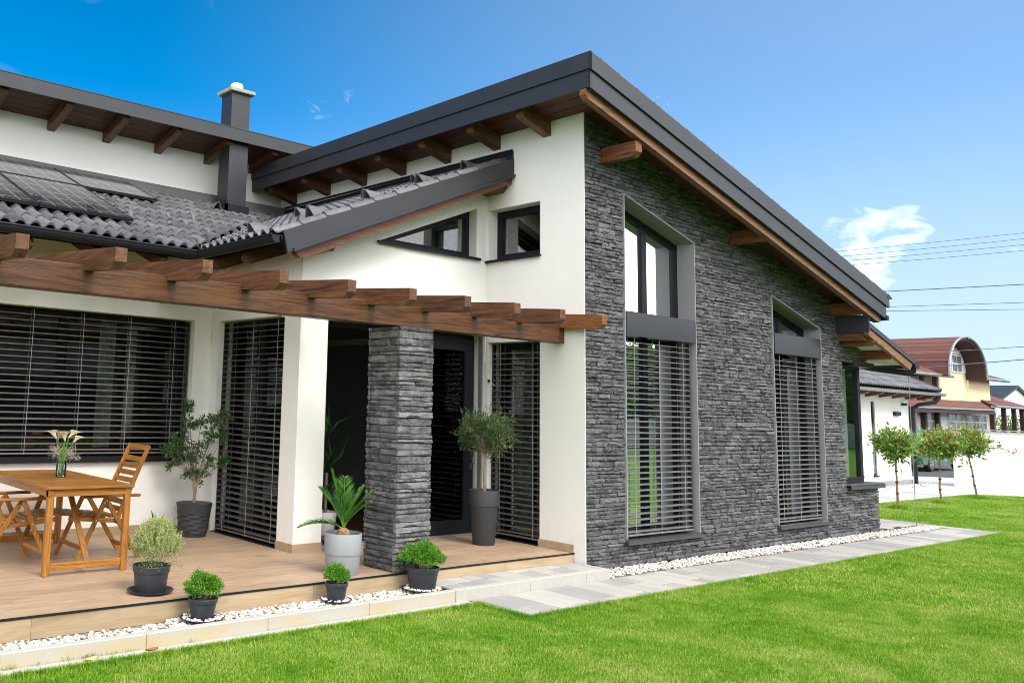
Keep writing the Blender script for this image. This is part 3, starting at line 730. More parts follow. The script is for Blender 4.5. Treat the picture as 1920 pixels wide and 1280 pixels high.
m = MB(); m.box(XA, XA+.03, YA, YB, zt(XA)-.19, zt(XA)); P('eave_fascia', m, 'anthracite', roof)
m = MB(); m.box(XA+.022, XA+.05, YA+.022, YB, zt(XA)-.383, zt(XA)-.19); P('eave_fascia', m, 'anthracite', roof)
m = MB()
for x in np.arange(XA+.2, XB, .33): m.xz([(x, zt(x)-.01), (x+.30, zt(x+.3)-.01), (x+.30, zt(x+.3)+.012), (x, zt(x)+.026)], YA+.01, YA+.32)
P('verge_tiles', m, 'tile', roof)
m = MB(); m.xz([(XB+.0, zt(XB)-.07), (XB+.10, zt(XB)-.07), (XB+.12, zt(XB)-.03), (XB+.05, zt(XB)-.0)], YA-.005, 9); m.box(XB-.01, XB+.06, YA+.01, 9, zt(XB)-.40, zt(XB)-.33); P('gutter', m, 'anthracite_dark', roof)
# barge board below the verge
bz = lambda x: zt(x)-.40
m = MB(); m.xz([(XA+.04, zt(XA+.04)-.37), (XB-.06, zt(XB-.06)-.30), (XB-.08, zt(XB-.08)-.44), (XB-.14, zt(XB-.14)-.478), (XA+.06, zt(XA+.06)-.478), (XA+.02, zt(XA+.02)-.44), (XA+.02, zt(XA+.02)-.385)], YA+.075, YA+.155); P('barge_board', m, 'barge', roof)
# soffit boards (run along y over the gable overhang, along y on the eave)
for i, x in enumerate(np.arange(XA+.055, XB-.1, .145)):
    zz = lambda q: 5.10-.2575*q
    m = MB(); y0 = YA+.12; y1 = 6.1 if x < 0 else .04
    x2 = min(x+.138, XB-.1)
    m.xz([(x, zz(x)), (x2, zz(x2)), (x2, zz(x2)+.02), (x, zz(x)+.02)], y0 if x > XA+.06 else YA+.055, y1); P('soffit_board', m, 'soffit_y', roof)
# rafters on the side wall (x<0)
zs = lambda q: 5.10-.2575*q
for y in (.46, 1.24, 2.10, 2.98, 3.84, 4.73, 5.64):
    m = MB(); x0, x1 = -.50, .0
    m.xz([(x0+.02, zs(x0+.02)), (x1, zs(x1)), (x1, zs(x1)-.21), (x0+.10, zs(x0+.1)-.165), (x0, zs(x0)-.12)], y, y+.11)
    # lower edge follows the pitch
    m = MB(); m.xz([(x0, zs(x0)), (x1, zs(x1)), (x1, zs(x1)-.175), (x0+.03, zs(x0+.03)-.175), (x0, zs(x0)-.15)], y, y+.11)
    P('rafter', m, 'beam_x', roof)
def purlin(x, ztop, h, wd, ly, mat, par=roof):
    m = MB(); z0 = ztop-h; c = .055
    m.yz([(.05, z0), (ly+c, z0), (ly, z0+c), (ly, ztop), (.05, ztop)], x-wd/2, x+wd/2); P('purlin', m, mat, par)
for x, zb in ((.40, 4.57), (3.225, 4.0), (6.08, 3.293)): purlin(x, zb+.175, .175, .12, -.44, 'beam_light')
m = MB(); m.box(.02, 6.2, .0, .04, 0, 0.01)
# small lower roof at the far end ----------------------------------------
low = Em('roof', (7, 0, 3), 'small lower roof at the far end of the slate wall', parent=house)
zl_ = lambda x: 3.185-.290*(x-6.17)
m = MB(); m.xz([(6.17, zl_(6.17)), (7.86, zl_(7.86)), (7.86, zl_(7.86)-.075), (6.17, zl_(6.17)-.075)], -.45, 6); P('roof_deck', m, 'anthracite', low)
m = MB(); m.xz([(6.17, zl_(6.17)-.075), (7.76, zl_(7.76)-.075), (7.66, zl_(7.66)-.21), (6.17, zl_(6.17)-.19)], -.43, -.37); P('barge_board', m, 'barge', low)
m = MB(); m.box(6.165, 6.19, -.45, .04, 3.04, 3.29); m.box(6.15, 6.19, -.455, .04, 3.03, 3.045); P('flashing', m, 'anthracite', low)
m = MB(); m.box(6.185, 6.30, -.36, .04, 2.915, 3.03); P('rafter', m, 'beam_y', low)
purlin(6.42, 2.995, .15, .14, -.42, 'beam_light', low); purlin(7.08, 2.83, .15, .14, -.40, 'beam_light', low)
m = MB(); m.xz([(6.3, zl_(6.3)-.10), (7.7, zl_(7.7)-.10), (7.7, zl_(7.7)-.12), (6.3, zl_(6.3)-.12)], -.36, 5.9); P('soffit', m, 'plaster', low)
m = MB(); m.xz([(7.80, 2.66), (7.95, 2.66), (7.95, 2.60), (7.90, 2.575), (7.82, 2.575), (7.78, 2.62)], -.46, 6); P('gutter', m, 'anthracite_dark', low)
m = MB(); m.tube([(7.86, -.40, 2.60), (7.86, -.40, 2.54), (7.83, -.34, 2.50), (7.5, .04, 2.56), (7.35, .20, 2.60)], .045, 10); P('downpipe', m, 'anthracite_dark', low)
m = MB(); m.box(6.7, 7.42, .0, .3, 2.56, 2.64); P('lintel', m, 'anthracite', low)

# tiled lower roofs ------------------------------------------------------
SLT = .41; EZ = 3.36; EX, EY = -3.38, 2.62
NP = 11
def tile_profile(wd=.30, amp=.050):
    pr = []
    for k in range(NP*2-1):
        u = k/(NP*2-2); ph = (u*2) % 1.0
        q_ = (ph-.08)/.66; zz = amp*math.sin(math.pi*q_)**.55 if 0 < q_ < 1 else -.002
        pr.append((u*wd, zz))
    return pr
def tile_mesh():
    pr = tile_profile(); Lh = .40; v = []; f = []; n = len(pr)
    for (a, b) in pr: v.append((a, 0, b+.024))           # front lip (lifted)
    for (a, b) in pr: v.append((a, Lh, b+.000))
    for (a, b) in pr: v.append((a, .002, b*.80+.006))     # underside of lip
    for (a, b) in pr: v.append((a, .12, b*.80-.010))
    for k in range(n-1):
        f += [(k, k+1, n+k+1, n+k), (2*n+k, 2*n+k+1, k+1, k), (3*n+k, 3*n+k+1, 2*n+k+1, 2*n+k)]
    f += [(0, n, 2*n), (n-1, 3*n-1, 2*n-1)]
    mb = MB(); mb.add(v, f); return mb
TM = tile_mesh(); me_t = mesh_of('roof_tile', TM, 'tile', smooth=True)
GA = .345                                                 # exposed tile length along the slope
ang = math.atan(SLT)
tl = Em('roof', (-5, 4.3, 4), 'grey tiled roof sloping down to the terrace from the upper white wall', parent=house)
tr_ = Em('roof', (-1.7, 3, 4), 'grey tiled roof sloping down from the high side wall, with raised snow guards', parent=house)
cands = []
cs, sn = math.cos(ang), math.sin(ang)
ncol = 0
for j in range(0, 12):
    s_ = -.02+j*GA; y = EY+s_*cs; z = EZ+s_*sn
    if y > 6.05: break
    for i in range(-22, 20):
        x = EX-.15-.30*i-.30
        xv = EX+(y-EY)      # valley
        if x > xv+.05 or x < -9.6: continue
        cands.append((0, x, y, z))
for j in range(0, 12):
    s_ = -.02+j*GA; x = EX+s_*cs; z = EZ+s_*sn
    if x > -.12: break
    for i in range(0, 22):
        y = 1.07+.30*i+.30
        yv = EY+(x-EX)
        if y-.30 > yv+.05: continue
        cands.append((1, x, y, z))
cands.sort(key=lambda c: (Vector(c[1:])-CAMP).length)
restt = MB(); cnt = [0, 0]
V0 = np.array(TM.v[0])
def tile_xf(c, vs):
    k, x, y, z = c
    if k == 0: q = np.column_stack([vs[:, 0], vs[:, 1]*cs-vs[:, 2]*sn, vs[:, 1]*sn+vs[:, 2]*cs])
    else: q = np.column_stack([vs[:, 1]*cs-vs[:, 2]*sn, -vs[:, 0], vs[:, 1]*sn+vs[:, 2]*cs])
    return q+np.array([x, y, z])
for c in cands:
    k, x, y, z = c
    valley = (k == 0 and x+.3 > EX+(y-EY)-.02) or (k == 1 and y > EY+(x-EX)-.02)
    vis = c[1] > -7.2
    if not valley and vis and cnt[k] < 290:
        cnt[k] += 1
        if k == 0: rot = Matrix(((1, 0, 0), (0, cs, -sn), (0, sn, cs)))
        else: rot = Matrix(((0, cs, -sn), (-1, 0, 0), (0, sn, cs)))
        o = bpy.data.objects.new('roof_tile', me_t); COL.objects.link(o); o.parent = tl if k == 0 else tr_
        o.matrix_local = Matrix.Translation(Vector((x, y, z))-wloc(o.parent)) @ rot.to_4x4()
    else:
        vs = V0.copy(); vs = np.column_stack([vs[:, 0], vs[:, 1], vs[:, 2]]); q = tile_xf(c, vs)
        if valley:      # cut along the valley line
            if k == 0: lim = EX+(q[:, 1]-EY)-.015; q[:, 0] = np.minimum(q[:, 0], lim)
            else: lim = EY+(q[:, 0]-EX)-.015; q[:, 1] = np.minimum(q[:, 1], lim)
        restt.add(q, TM.f)
P('cut_tiles', restt, 'tile', tl, kind='stuff', smooth=True)
# decks under the tiles
m = MB(); m.prism([(-9.6, EY+.03, EZ-.03), (EX, EY+.03, EZ-.03), (EX+3.46, 6.09, EZ-.03+SLT*3.45), (-9.6, 6.09, EZ-.03+SLT*3.45)], (0, 0, -.08)); P('roof_deck', m, 'anthracite_dark', tl)
m = MB(); m.prism([(EX+.03, 1.08, EZ-.03), (-.002, 1.08, EZ-.03+SLT*3.35), (-.002, 6.0, EZ-.03+SLT*3.35), (EX+.03, EY, EZ-.03)], (0, 0, -.08)); P('roof_deck', m, 'anthracite_dark', tr_)
# snow guards: open hoods standing on the tiles
def hood():
    v = []; f = []; n = 9; Ls = .32
    for s_, (wd, hh) in enumerate(((.075, .115), (.015, .005))):
        for k in range(n):
            t = k/(n-1)*2-1; v.append((t*wd, s_*Ls, hh*(1-abs(t)**1.7)+.03*(s_ == 0)))
    nn = len(v)
    for s_, (wd, hh) in enumerate(((.062, .098), (.01, .0))):
        for k in range(n):
            t = k/(n-1)*2-1; v.append((t*wd, s_*Ls*.96, hh*(1-abs(t)**1.7)+.03*(s_ == 0)))
    for k in range(n-1):
        f += [(k, k+1, n+k+1, n+k), (nn+k+1, nn+k, nn+n+k, nn+n+k+1), (k+1, k, nn+k, nn+k+1)]
    mb = MB(); mb.add(v, f); return mb
me_h = mesh_of('snow_guard', hood(), 'tile', smooth=True)
rotR = Matrix(((0, cs, -sn), (-1, 0, 0), (0, sn, cs)))
for (y, s_) in ((1.75, .12), (1.30, .58), (1.80, .98), (1.32, 1.42), (2.35, .55), (1.85, 1.86), (1.36, 2.30), (2.6, 1.40), (1.9, 2.75), (1.40, 3.15)):
    x = EX+s_*cs; z = EZ+s_*sn+.035
    o = bpy.data.objects.new('snow_guard', me_h); COL.objects.link(o); o.parent = tr_; o.matrix_local = Matrix.Translation(Vector((x, y, z))-wloc(tr_)) @ rotR.to_4x4()
rotL = Matrix(((1, 0, 0), (0, cs, -sn), (0, sn, cs)))
o = bpy.data.objects.new('snow_guard', me_h); COL.objects.link(o); o.parent = tl; o.matrix_local = Matrix.Translation(Vector((-1.66, 5.35, EZ+SLT*2.73+.03))-wloc(tl)) @ rotL.to_4x4()
# little pale snow-stop clips
for (x, s_) in ((-3.72, 1.25), (-3.05, 1.62), (-2.95, 1.30), (-2.78, .98), (-2.62, 1.75), (-3.32, .98)):
    y = EY+s_*cs; z = EZ+s_*sn+.02
    m = MB(); m.prism([(x-.02, y, z), (x+.02, y, z), (x+.02, y+.05, z+.10), (x-.02, y+.05, z+.10)], (0, .004, 0)); P('snow_clip', m, 'cap_grey', tl)
# gutters
def gutter_profile():
    pts = [];
    for k in range(9):
        t = math.pi*k/8; pts.append((.068*math.cos(t), -.078*math.sin(t)))
    inner = [(p[0]*.90, p[1]*.90+.0) for p in reversed(pts)]
    return pts+inner
gp = gutter_profile()
m = MB(); m.prism([(-9.6, EY-.05+a, EZ-.03+b) for a, b in gp], (9.6+EX-.05, 0, 0)); m.prism([(EX-.05+a, EY-.05, EZ-.03+b) for a, b in gp], (0, -(EY-.05-1.03), 0)); m.tube([(-9.6, EY-.115, EZ-.028), (EX-.115, EY-.115, EZ-.028), (EX-.115, 1.03, EZ-.028)], .011, 8)
P('gutter', m, 'anthracite_dark', tl, smooth=False)
m = MB(); m.prism([(EX-.05+a, 1.03, EZ-.03+b) for a, b in gp[:9]], (0, .01, 0)); m.box(EX-.02, EX, 1.03, EY, EZ-.09, EZ-.02); m.box(-9.6, EX, EY-.02, EY, EZ-.09, EZ-.02)
for q in (-8.2, -7.0, -5.8, -4.6): m.tube([(q, EY-.05, EZ-.10), (q, EY-.115, EZ-.06), (q, EY-.118, EZ-.02)], .006, 5)
P('gutter_end', m, 'anthracite_dark', tl)
# verge of the right-hand tiled roof: dark fascia, drip edge, reddish board, bracket blocks
zr = lambda x: 4.745+.412*x+.02
m = MB(); m.xz([(-3.36, zr(-3.36)), (.0, zr(0)), (.0, zr(0)-.225), (-3.22, zr(-3.22)-.235), (-3.30, zr(-3.3)-.235)], 1.02, 1.05); P('verge_fascia', m, 'anthracite', tr_)
m = MB(); m.xz([(-3.24, zr(-3.24)-.21), (0, zr(0)-.205), (0, zr(0)-.235), (-3.24, zr(-3.24)-.245)], .995, 1.02); P('drip_edge', m, 'anthracite', tr_)
m = MB(); m.xz([(-3.17, zr(-3.17)-.235), (0, zr(0)-.225), (0, zr(0)-.315), (-3.02, zr(-3.02)-.355), (-3.12, zr(-3.12)-.33), (-3.17, zr(-3.17)-.28)], 1.06, 1.14); P('barge_board', m, 'barge_red', tr_)
m = MB(); m.xz([(-3.3, zr(-3.3)-.06), (-.001, zr(0)-.07), (-.001, zr(0)-.10), (-3.3, zr(-3.3)-.09)], 1.05, 1.45); P('soffit', m, 'soffit_x', tr_)
for (xa, xb) in ((-2.92, -2.62), (-.33, -.003)):
    m = MB(); z1 = ru((xa+xb)/2)-.02; m.yz([(1.45, z1-.16), (1.18, z1-.16), (1.13, z1-.11), (1.13, z1-.0), (1.45, z1)], xa, xb); P('purlin', m, 'beam_y', tr_)
# rafter tails under the gutters
for y in (1.75, 2.35, 2.95):
    m = MB(); m.xz([(-2.81, ru(-2.81)-.00), (-3.32, ru(-3.32)+.0), (-3.33, ru(-3.33)-.06), (-3.26, ru(-3.26)-.13), (-2.81, ru(-2.81)-.15)], y, y+.10); P('rafter', m, 'beam_x', tr_)
rl = lambda y: EZ+SLT*(y-EY)-.14
for x in (-8.4, -7.6, -6.85, -6.1, -5.35, -4.62, -3.85):
    m = MB(); m.yz([(3.32, rl(3.32)), (2.68, rl(2.68)), (2.67, rl(2.67)-.06), (2.74, rl(2.74)-.13), (3.32, rl(3.32)-.15)], x, x+.10); P('rafter', m, 'beam_y', tl)
# flashings where tiles meet the walls
m = MB(); m.box(-.025, -.002, 1.03, 6.1, 4.70, 4.86); m.tube([(-.03, 1.03, 4.865), (-.03, 6.1, 4.905)], .014, 8); m.tube([(-.03, 1.03, 4.825), (-.03, 6.1, 4.86)], .009, 8); P('flashing', m, 'anthracite_dark', tr_)
m = MB(); m.box(-9.6, -.03, 6.07, 6.098, 4.70, 4.86); m.tube([(-9.6, 6.06, 4.905), (-.03, 6.06, 4.905)], .016, 8); m.tube([(-9.6, 6.062, 4.86), (-.03, 6.062, 4.86)], .010, 8); m.box(-9.6, -.03, 6.06, 6.098, 4.86, 4.90); P('flashing', m, 'anthracite', tl)

# upper-left roof ----------------------------------------------------------
up = Em('roof', (-5, 6, 5.7), 'upper roof edge with dark fascia over brown eaves boards', parent=house)
yU = 5.30; zu = lambda y: 5.825-.2575*(y-yU)
m = MB(); m.box(-12.4, 1.5, yU, yU+.03, 5.635, 5.825); P('eave_fascia', m, 'anthracite', up)
m = MB(); m.box(-12.4, 1.5, yU-.006, yU+.05, 5.825, 5.838); P('drip_edge', m, 'anthracite', up)
m = MB(); m.yz([(yU+.03, zu(yU)-.004), (11.4, zu(11.4)-.004), (11.4, zu(11.4)-.034), (yU+.03, zu(yU)-.034)], -12.4, 0.4); P('roof_deck', m, 'anthracite_dark', up)
sz = lambda y: 5.56+.2575*(6.1-y)
for i in range(6):
    y = yU+.032+i*.132
    m = MB(); m.yz([(y, sz(y)), (y+.126, sz(y+.126)), (y+.126, sz(y+.126)+.02), (y, sz(y)+.02)], -12.3, .3); P('soffit_board', m, 'soffit_x', up)
for x in (-12, -11.0, -10.2, -9.35, -8.5, -7.6, -6.72, -5.82, -4.93, -4.05, -3.22, -2.38, -1.52, -.68):
    m = MB(); y0 = yU+.10
    m.yz([(y0, sz(y0)), (6.1, sz(6.1)), (6.1, sz(6.1)-.15), (y0+.02, sz(y0+.02)-.15), (y0, sz(y0)-.13)], x, x+.11); P('rafter', m, 'beam_y', up)
# solar panels
def mk_panel():
    t = NT('dark_solar_glass'); v = t.N('ShaderNodeTexCoord').outputs['Object']; sp = t.N('ShaderNodeSeparateXYZ', {0: v})
    def line(c, step, w_, off=0):
        m_ = t.math('MODULO', t.math('ADD', sp.outputs[c], 50*step+off+w_/2), step); return t.math('LESS_THAN', m_, w_)
    g1 = t.math('MAXIMUM', line(0, PWD/6, .006), line(1, PLN/5, .008)); g1 = t.math('MAXIMUM', g1, line(1, PLN/2, .009))
    g2 = line(1, PLN/10, .0035); fine_ = line(0, PWD/60, .0016)
    col = t.mix(t.math('MULTIPLY', fine_, .25), (.016, .017, .021), (.20, .20, .21)); col = t.mix(g1, col, (.42, .42, .43))
    t.set(Base_Color=col, Roughness=.07); t.b.inputs['Specular IOR Level'].default_value = .5; return t.m
PWD, PLN = 1.085, 1.76
MAT['solar'] = mk_panel()
sides = ('lower', 'upper')
plane = lambda y: EZ+SLT*(y-EY)+.13
def solar(xr, s0, label):
    """panel with its right edge at x=xr and its lower edge s0 up the slope"""
    y = EY+s0*cs; z = EZ+s0*sn+.125
    rt = Em('solar_panel', (xr-PWD/2, y, z), label, 'solar panel', 'solar panels on the tiled roof')
    M3 = Matrix(((1, 0, 0), (0, cs, -sn), (0, sn, cs)))
    def put(name, boxes, mat, par):
        b = MB()
        for q in boxes: b.box(*q)
        o_ = P(name, b, mat, None); c_ = Vector(o_.location); o_.parent = par; o_.matrix_local = (Matrix.Translation(Vector((xr, y, z))-wloc(par)) @ M3.to_4x4()) @ Matrix.Translation(c_); return o_
    put('frame', [(-PWD, 0, 0, .018, -.035, 0), (-PWD, 0, PLN-.018, PLN, -.035, 0), (-PWD, -PWD+.016, .018, PLN-.018, -.035, 0), (-.016, 0, .018, PLN-.018, -.035, 0)], 'solar_frame', rt)
    put('glass', [(-PWD+.016, -.016, .018, PLN-.018, -.03, -.003)], 'solar', rt)
    for q in (.22*PLN, .80*PLN): put('rail', [(-PWD-.01, .012, q, q+.035, -.075, -.036)], 'zinc', rt)
    for xx in (-.85, -.25): put('hook', [(xx, xx+.03, -.06, .30, -.072, -.064), (xx, xx+.03, -.06, -.052, -.11, -.064)], 'zinc', rt)
MAT['solar_frame'] = plain('black_panel_frame', (.02, .021, .025), .4, .3)
solar(-3.95, .64, 'lower solar panel, nearest the roof valley'); solar(-3.95-1.10, .64, 'lower solar panel at the left edge of the photo')
solar(-3.95-2.2, .64, 'lower solar panel just outside the left edge of the photo')
solar(-2.86, .64+1.80, 'upper solar panel standing alone above the bare tiles'); solar(-3.96, .64+1.80, 'upper solar panel against the flashing, second from the right'); solar(-3.95-1.11, .64+1.80, 'upper solar panel at the left edge of the photo')
# chimney
ch = MB(); ch.box(-1.45, -1.12, 5.42, 5.73, 4.5, 6.44)
chim = P('chimney', ch, 'anthracite', house, 'dark clad chimney rising through the upper eave')
m = MB(); m.box(-1.51, -1.06, 5.36, 5.79, 6.44, 6.50, .01); P('cap', m, 'chimney_cap', chim)
m = MB(); m.lathe([(.115, 0), (.115, .03), (.10, .05), (.10, .11), (.085, .13), (0, .13)], (-1.285, 5.575, 6.50), 24); P('flue', m, 'white_paint', chim)
m = MB(); m.box(-1.49, -1.08, 5.38, 5.42, 4.50, 4.66); m.box(-1.49, -1.45, 5.38, 5.77, 4.5, 4.72); P('flashing', m, 'anthracite_dark', chim)

# ------------------------------------------------------------------ terrace, kerbs, paving, gravel
terr = Em('terrace', (-4, 1.8, 0), kind='structure')
r = np.random.default_rng(11)
m = MB(); m.box(-9.5, -.002, .16, 3.32, .005, T-.016); m.box(-2.45, -.002, 1.5, 1.76, .0, T-.016); P('terrace_base', m, 'plinth', terr)
row = 0; y = .155; PW = .20
while y < 3.30:
    x = -9.5-r.uniform(0, 1.2); y2 = min(y+PW-.002, 3.318)
    while x < -.004:
        x2 = min(x+1.2-.002, -.004); x1 = max(x, -9.5)
        lim = x2
        if y2 > 1.45 and x2 > -2.81:      # house footprint
            if y < 1.45: pass
            elif x1 > -2.82: x += 1.2; continue
            else: lim = min(x2, -2.815)
        if lim-x1 > .03:
            m = MB(); m.box(x1, lim, y, y2, T-.016, T+r.uniform(-.0004, .0004)); P('floor_plank', m, 'plank', terr)
        x += 1.2
    y += PW; row += 1
m = MB(); m.box(-2.45, -.003, 1.45, 1.58, T-.015, T-.0005); P('floor_plank', m, 'plank', terr)
x = -9.5
while x < -.01:
    x2 = min(x+1.2, -.004)
    m = MB(); m.box(x+.001, x2-.001, .146, .156, .055, T-.012); P('riser_plank', m, 'plank_riser', terr); x += 1.2
m = MB(); m.box(-9.5, -.002, .140, .152, T-.012, T+.003); P('edge_trim', m, 'anthracite_dark', terr)
m = MB(); m.box(-.014, -.0015, .15, .635, T, T+.085, .002); P('skirting', m, 'plank_riser', terr)
m = MB(); m.box(-9.5, -2.812, 3.306, 3.319, T, T+.085); P('skirting', m, 'plank_riser', terr)
m = MB(); m.box(-2.824, -2.811, 1.438, 1.745, T, T+.085); m.box(-2.811, -2.45, 1.437, 1.449, T, T+.085); m.box(-2.824, -2.811, 3.12, 3.306, T, T+.085); P('skirting', m, 'plank_riser', terr)
# dark strip under the terrace and gravel beds
m = MB(); m.box(-9.5, -2.24, -.215, .146, .0, .052); P('gravel_bed', m, 'bed', kind='structure')
m = MB(); m.box(.02, 9.3, -.275, .08, -.004, .012); P('gravel_bed', m, 'bed', kind='structure')
m = MB(); m.box(.03, 7.36, .052, .3, 0, .05); P('plinth', m, 'plinth', house)
step = Em('step', (-1.1, 0, 0), kind='structure')
kx = -9.2
kerb = Em('kerb', (-5.5, -.25, 0), kind='structure')
ks = [-2.242-1.0*i for i in range(8)]
for q in ks:
    m = MB(); m.box(q-.998, q, -.288+r.uniform(-.002, .002), -.222, 0, .110+r.uniform(-.001, .001), .006); P('kerb_stone', m, 'kerb', kerb)
for (a, b) in ((-2.240, -1.242), (-1.240, -.382), (-.380, .018)):
    m = MB(); m.box(a, b-.002, -.292, -.228, 0, .114, .005); P('kerb_stone', m, 'kerb_clean', step)
m = MB(); m.box(-.05, .018, -.226, .0, 0, .112, .005); P('kerb_stone', m, 'kerb_clean', step)
m = MB(); m.box(-2.238, -.002, -.226, .145, .0, .096); P('step_base', m, 'plinth', step)
x = -2.238
while x < -.06:
    wd = r.choice([.2, .25, .3]); x2 = min(x+wd, -.052); yy = -.226
    cut = r.uniform(-.1, .05)
    for (a, b) in ((-.226, cut), (cut, .145)):
        m = MB(); m.box(x+.0028, x2-.0028, a+.0028, b-.0028, .096, .1135+r.uniform(-.0006, .0006), .003); P('paver', m, 'paver', step)
    x = x2
# narrow strip of pavers at the lawn edge
path = Em('path', (3.5, -.6, 0), kind='structure')
m = MB(); m.box(-2.06, 9.60, -.96, -.2, -.01, -.0022); m.box(-9.4, -2.062, -.40, -.2, -.01, -.0022); P('path_base', m, 'plinth', path)
m = MB(); m.box(7.45, 9.62, -.27, 2.2, -.01, -.0022); P('path_base', m, 'plinth', path)
x = -2.10
while x > -9.3:
    m = MB(); m.box(x-.298, x, -.405, -.292, -.0022, .010+r.uniform(-.001, .001), .003); P('paver', m, 'kerb_clean', path); x -= .30
x = -2.065
while x < 9.58:
    wd = r.choice([.2, .25, .30], p=[.35, .35, .3]); x2 = min(x+wd, 9.58)
    y = -.965
    ytop = -.292 if x < 0.02 else -.275
    if x > 7.55: ytop = 2.2
    segs = [y]; first = r.choice([.12, .25, .40, .6])
    yy = y+first
    while yy < ytop-.06: segs.append(yy); yy += r.choice([.4, .6])
    segs.append(ytop)
    for a, b in zip(segs[:-1], segs[1:]):
        if 7.55 < x < 9.0 and b > -.24 and a < .16:     # gravel pocket at the corner
            if a < -.24: b = -.27
            elif b > .2: a = .17
            else: continue
        m = MB(); m.box(x+.0028, x2-.0028, a+.0028, b-.0028, -.0022, .012+r.uniform(-.0012, .0012), .003); P('paver', m, 'paver', path)
    x = x2

def ico():
    t = (1+5**.5)/2
    v = np.array([(-1,t,0),(1,t,0),(-1,-t,0),(1,-t,0),(0,-1,t),(0,1,t),(0,-1,-t),(0,1,-t),(t,0,-1),(t,0,1),(-t,0,-1),(-t,0,1)], float); v /= np.linalg.norm(v[0])
    f = [(0,11,5),(0,5,1),(0,1,7),(0,7,10),(0,10,11),(1,5,9),(5,11,4),(11,10,2),(10,7,6),(7,1,8),(3,9,4),(3,4,2),(3,2,6),(3,6,8),(3,8,9),(4,9,5),(2,4,11),(6,2,10),(8,6,7),(9,8,1)]
    vs = [tuple(a) for a in v]; c = {}; nf = []
    def mid(a, b):
        k = (min(a, b), max(a, b))
        if k not in c: m_ = (np.array(vs[a])+np.array(vs[b]))/2; m_ /= np.linalg.norm(m_); c[k] = len(vs); vs.append(tuple(m_))
        return c[k]
    for a, b, d in f: ab, bd, da = mid(a, b), mid(b, d), mid(d, a); nf += [(a, ab, da), (b, bd, ab), (d, da, bd), (ab, bd, da)]
    return np.array(vs), nf
IV, IF = ico()
def np_obj(name, V, Fq, m, parent=None, kind=None, smooth=True):
    """fast mesh from arrays (all faces the same size)"""
    me = bpy.data.meshes.new(name); nv = len(V); Fq = np.asarray(Fq); nf, k = Fq.shape
    me.vertices.add(nv); me.vertices.foreach_set('co', np.asarray(V, np.float32).ravel())
    me.loops.add(nf*k); me.loops.foreach_set('vertex_index', Fq.astype(np.int32).ravel())
    me.polygons.add(nf); me.polygons.foreach_set('loop_start', np.arange(0, nf*k, k, dtype=np.int32)); me.polygons.foreach_set('loop_total', np.full(nf, k, np.int32))
    me.update(calc_edges=True); me.validate()
    if smooth: me.polygons.foreach_set('use_smooth', [True]*nf)
    me.materials.append(MAT[m] if isinstance(m, str) else m)
    o = bpy.data.objects.new(name, me); COL.objects.link(o)
    if parent: o.parent = parent; o.location = -wloc(parent)
    if kind: o['kind'] = kind
    return o
def pebbles(name, pts, rad, m='pebble', parent=None, seed=1):
    g = np.random.default_rng(seed); n = len(pts); V = np.repeat(IV[None], n, 0)
    V = V*(1+g.normal(0, .09, (n, len(IV), 1)))
    sc = rad[:, None]*np.column_stack([g.uniform(.8, 1.35, n), g.uniform(.7, 1.1, n), g.uniform(.5, .85, n)])
    V = V*sc[:, None, :]; a = g.uniform(0, 6.28, n); b = g.normal(0, .35, n); ca, sa, cb, sb = np.cos(a), np.sin(a), np.cos(b), np.sin(b)
    x, y, z = V[..., 0].copy(), V[..., 1].copy(), V[..., 2].copy()
    y, z = y*cb[:, None]-z*sb[:, None], y*sb[:, None]+z*cb[:, None]
    X = x*ca[:, None]-y*sa[:, None]; Y = x*sa[:, None]+y*ca[:, None]
    V = np.stack([X, Y, z], -1)+pts[:, None, :]
    Fq = (np.array(IF)[None]+np.arange(n)[:, None, None]*len(IV)).reshape(-1, 3)
    return np_obj(name, V.reshape(-1, 3), Fq, m, parent, None if parent else 'stuff')
g = np.random.default_rng(3)
def bed_points(x0, x1, ya, yb, z, dens, relief=.018):
    n = int((x1-x0)*(yb-ya)*dens); x = g.uniform(x0, x1, n); y = g.uniform(ya, yb, n); return np.column_stack([x, y, z+g.uniform(0, relief, n)])
p1 = bed_points(-6.9, -2.26, -.212, .125, .055, 2700, .022)
p1 = p1[~((p1[:, 0] < -4.9) & (p1[:, 1] > .05+g.uniform(-.03, .03, len(p1))))]
pebbles('gravel', p1, g.uniform(.009, .0175, len(p1)), seed=2)
p2 = bed_points(.045, 9.1, -.262, .02, .014, 1750, .02); m_ = (p2[:, 0] < 7.5) | (p2[:, 0] > 7.5); p2 = p2[~((p2[:, 0] > 7.5) & (g.random(len(p2)) < .35))]
pebbles('gravel', p2, g.uniform(.010, .019, len(p2)), seed=4)

# driveway and street beyond the lawn
t = NT('pale_driveway_paving'); v = t.coord('World')
br = t.N('ShaderNodeTexBrick', {'Vector': v, 'Color1': (.50, .485, .45, 1), 'Color2': (.60, .58, .54, 1), 'Mortar': (.28, .27, .25, 1), 'Scale': 1.0, 'Mortar Size': .008, 'Brick Width': .6, 'Row Height': .25})
t.set(Base_Color=br.outputs[0], Roughness=.85); t.bump(br.outputs[1], -.2, .004); MAT['driveway'] = t.m
m = MB(); m.xy([(12.6, 2.22), (18.3, 2.27), (30, -8.5), (34, -6), (25.7, 4.85), (23.9, 6.6), (7.2, 6.6), (7.22, 2.20)], -.011, .008); P('driveway', m, 'driveway', kind='structure')
m = MB(); m.add([(-60, 6.75+.0, -.006), (-60, 14, -.006), (200, 14, -.006), (200, -14.0, -.006), (30.2, 1.0, -.006), (25.75, 4.87, -.006), (23.9, 6.65, -.006)], [(6, 5, 4, 3, 2, 1, 0)]); P('road', m, 'asphalt', kind='structure')
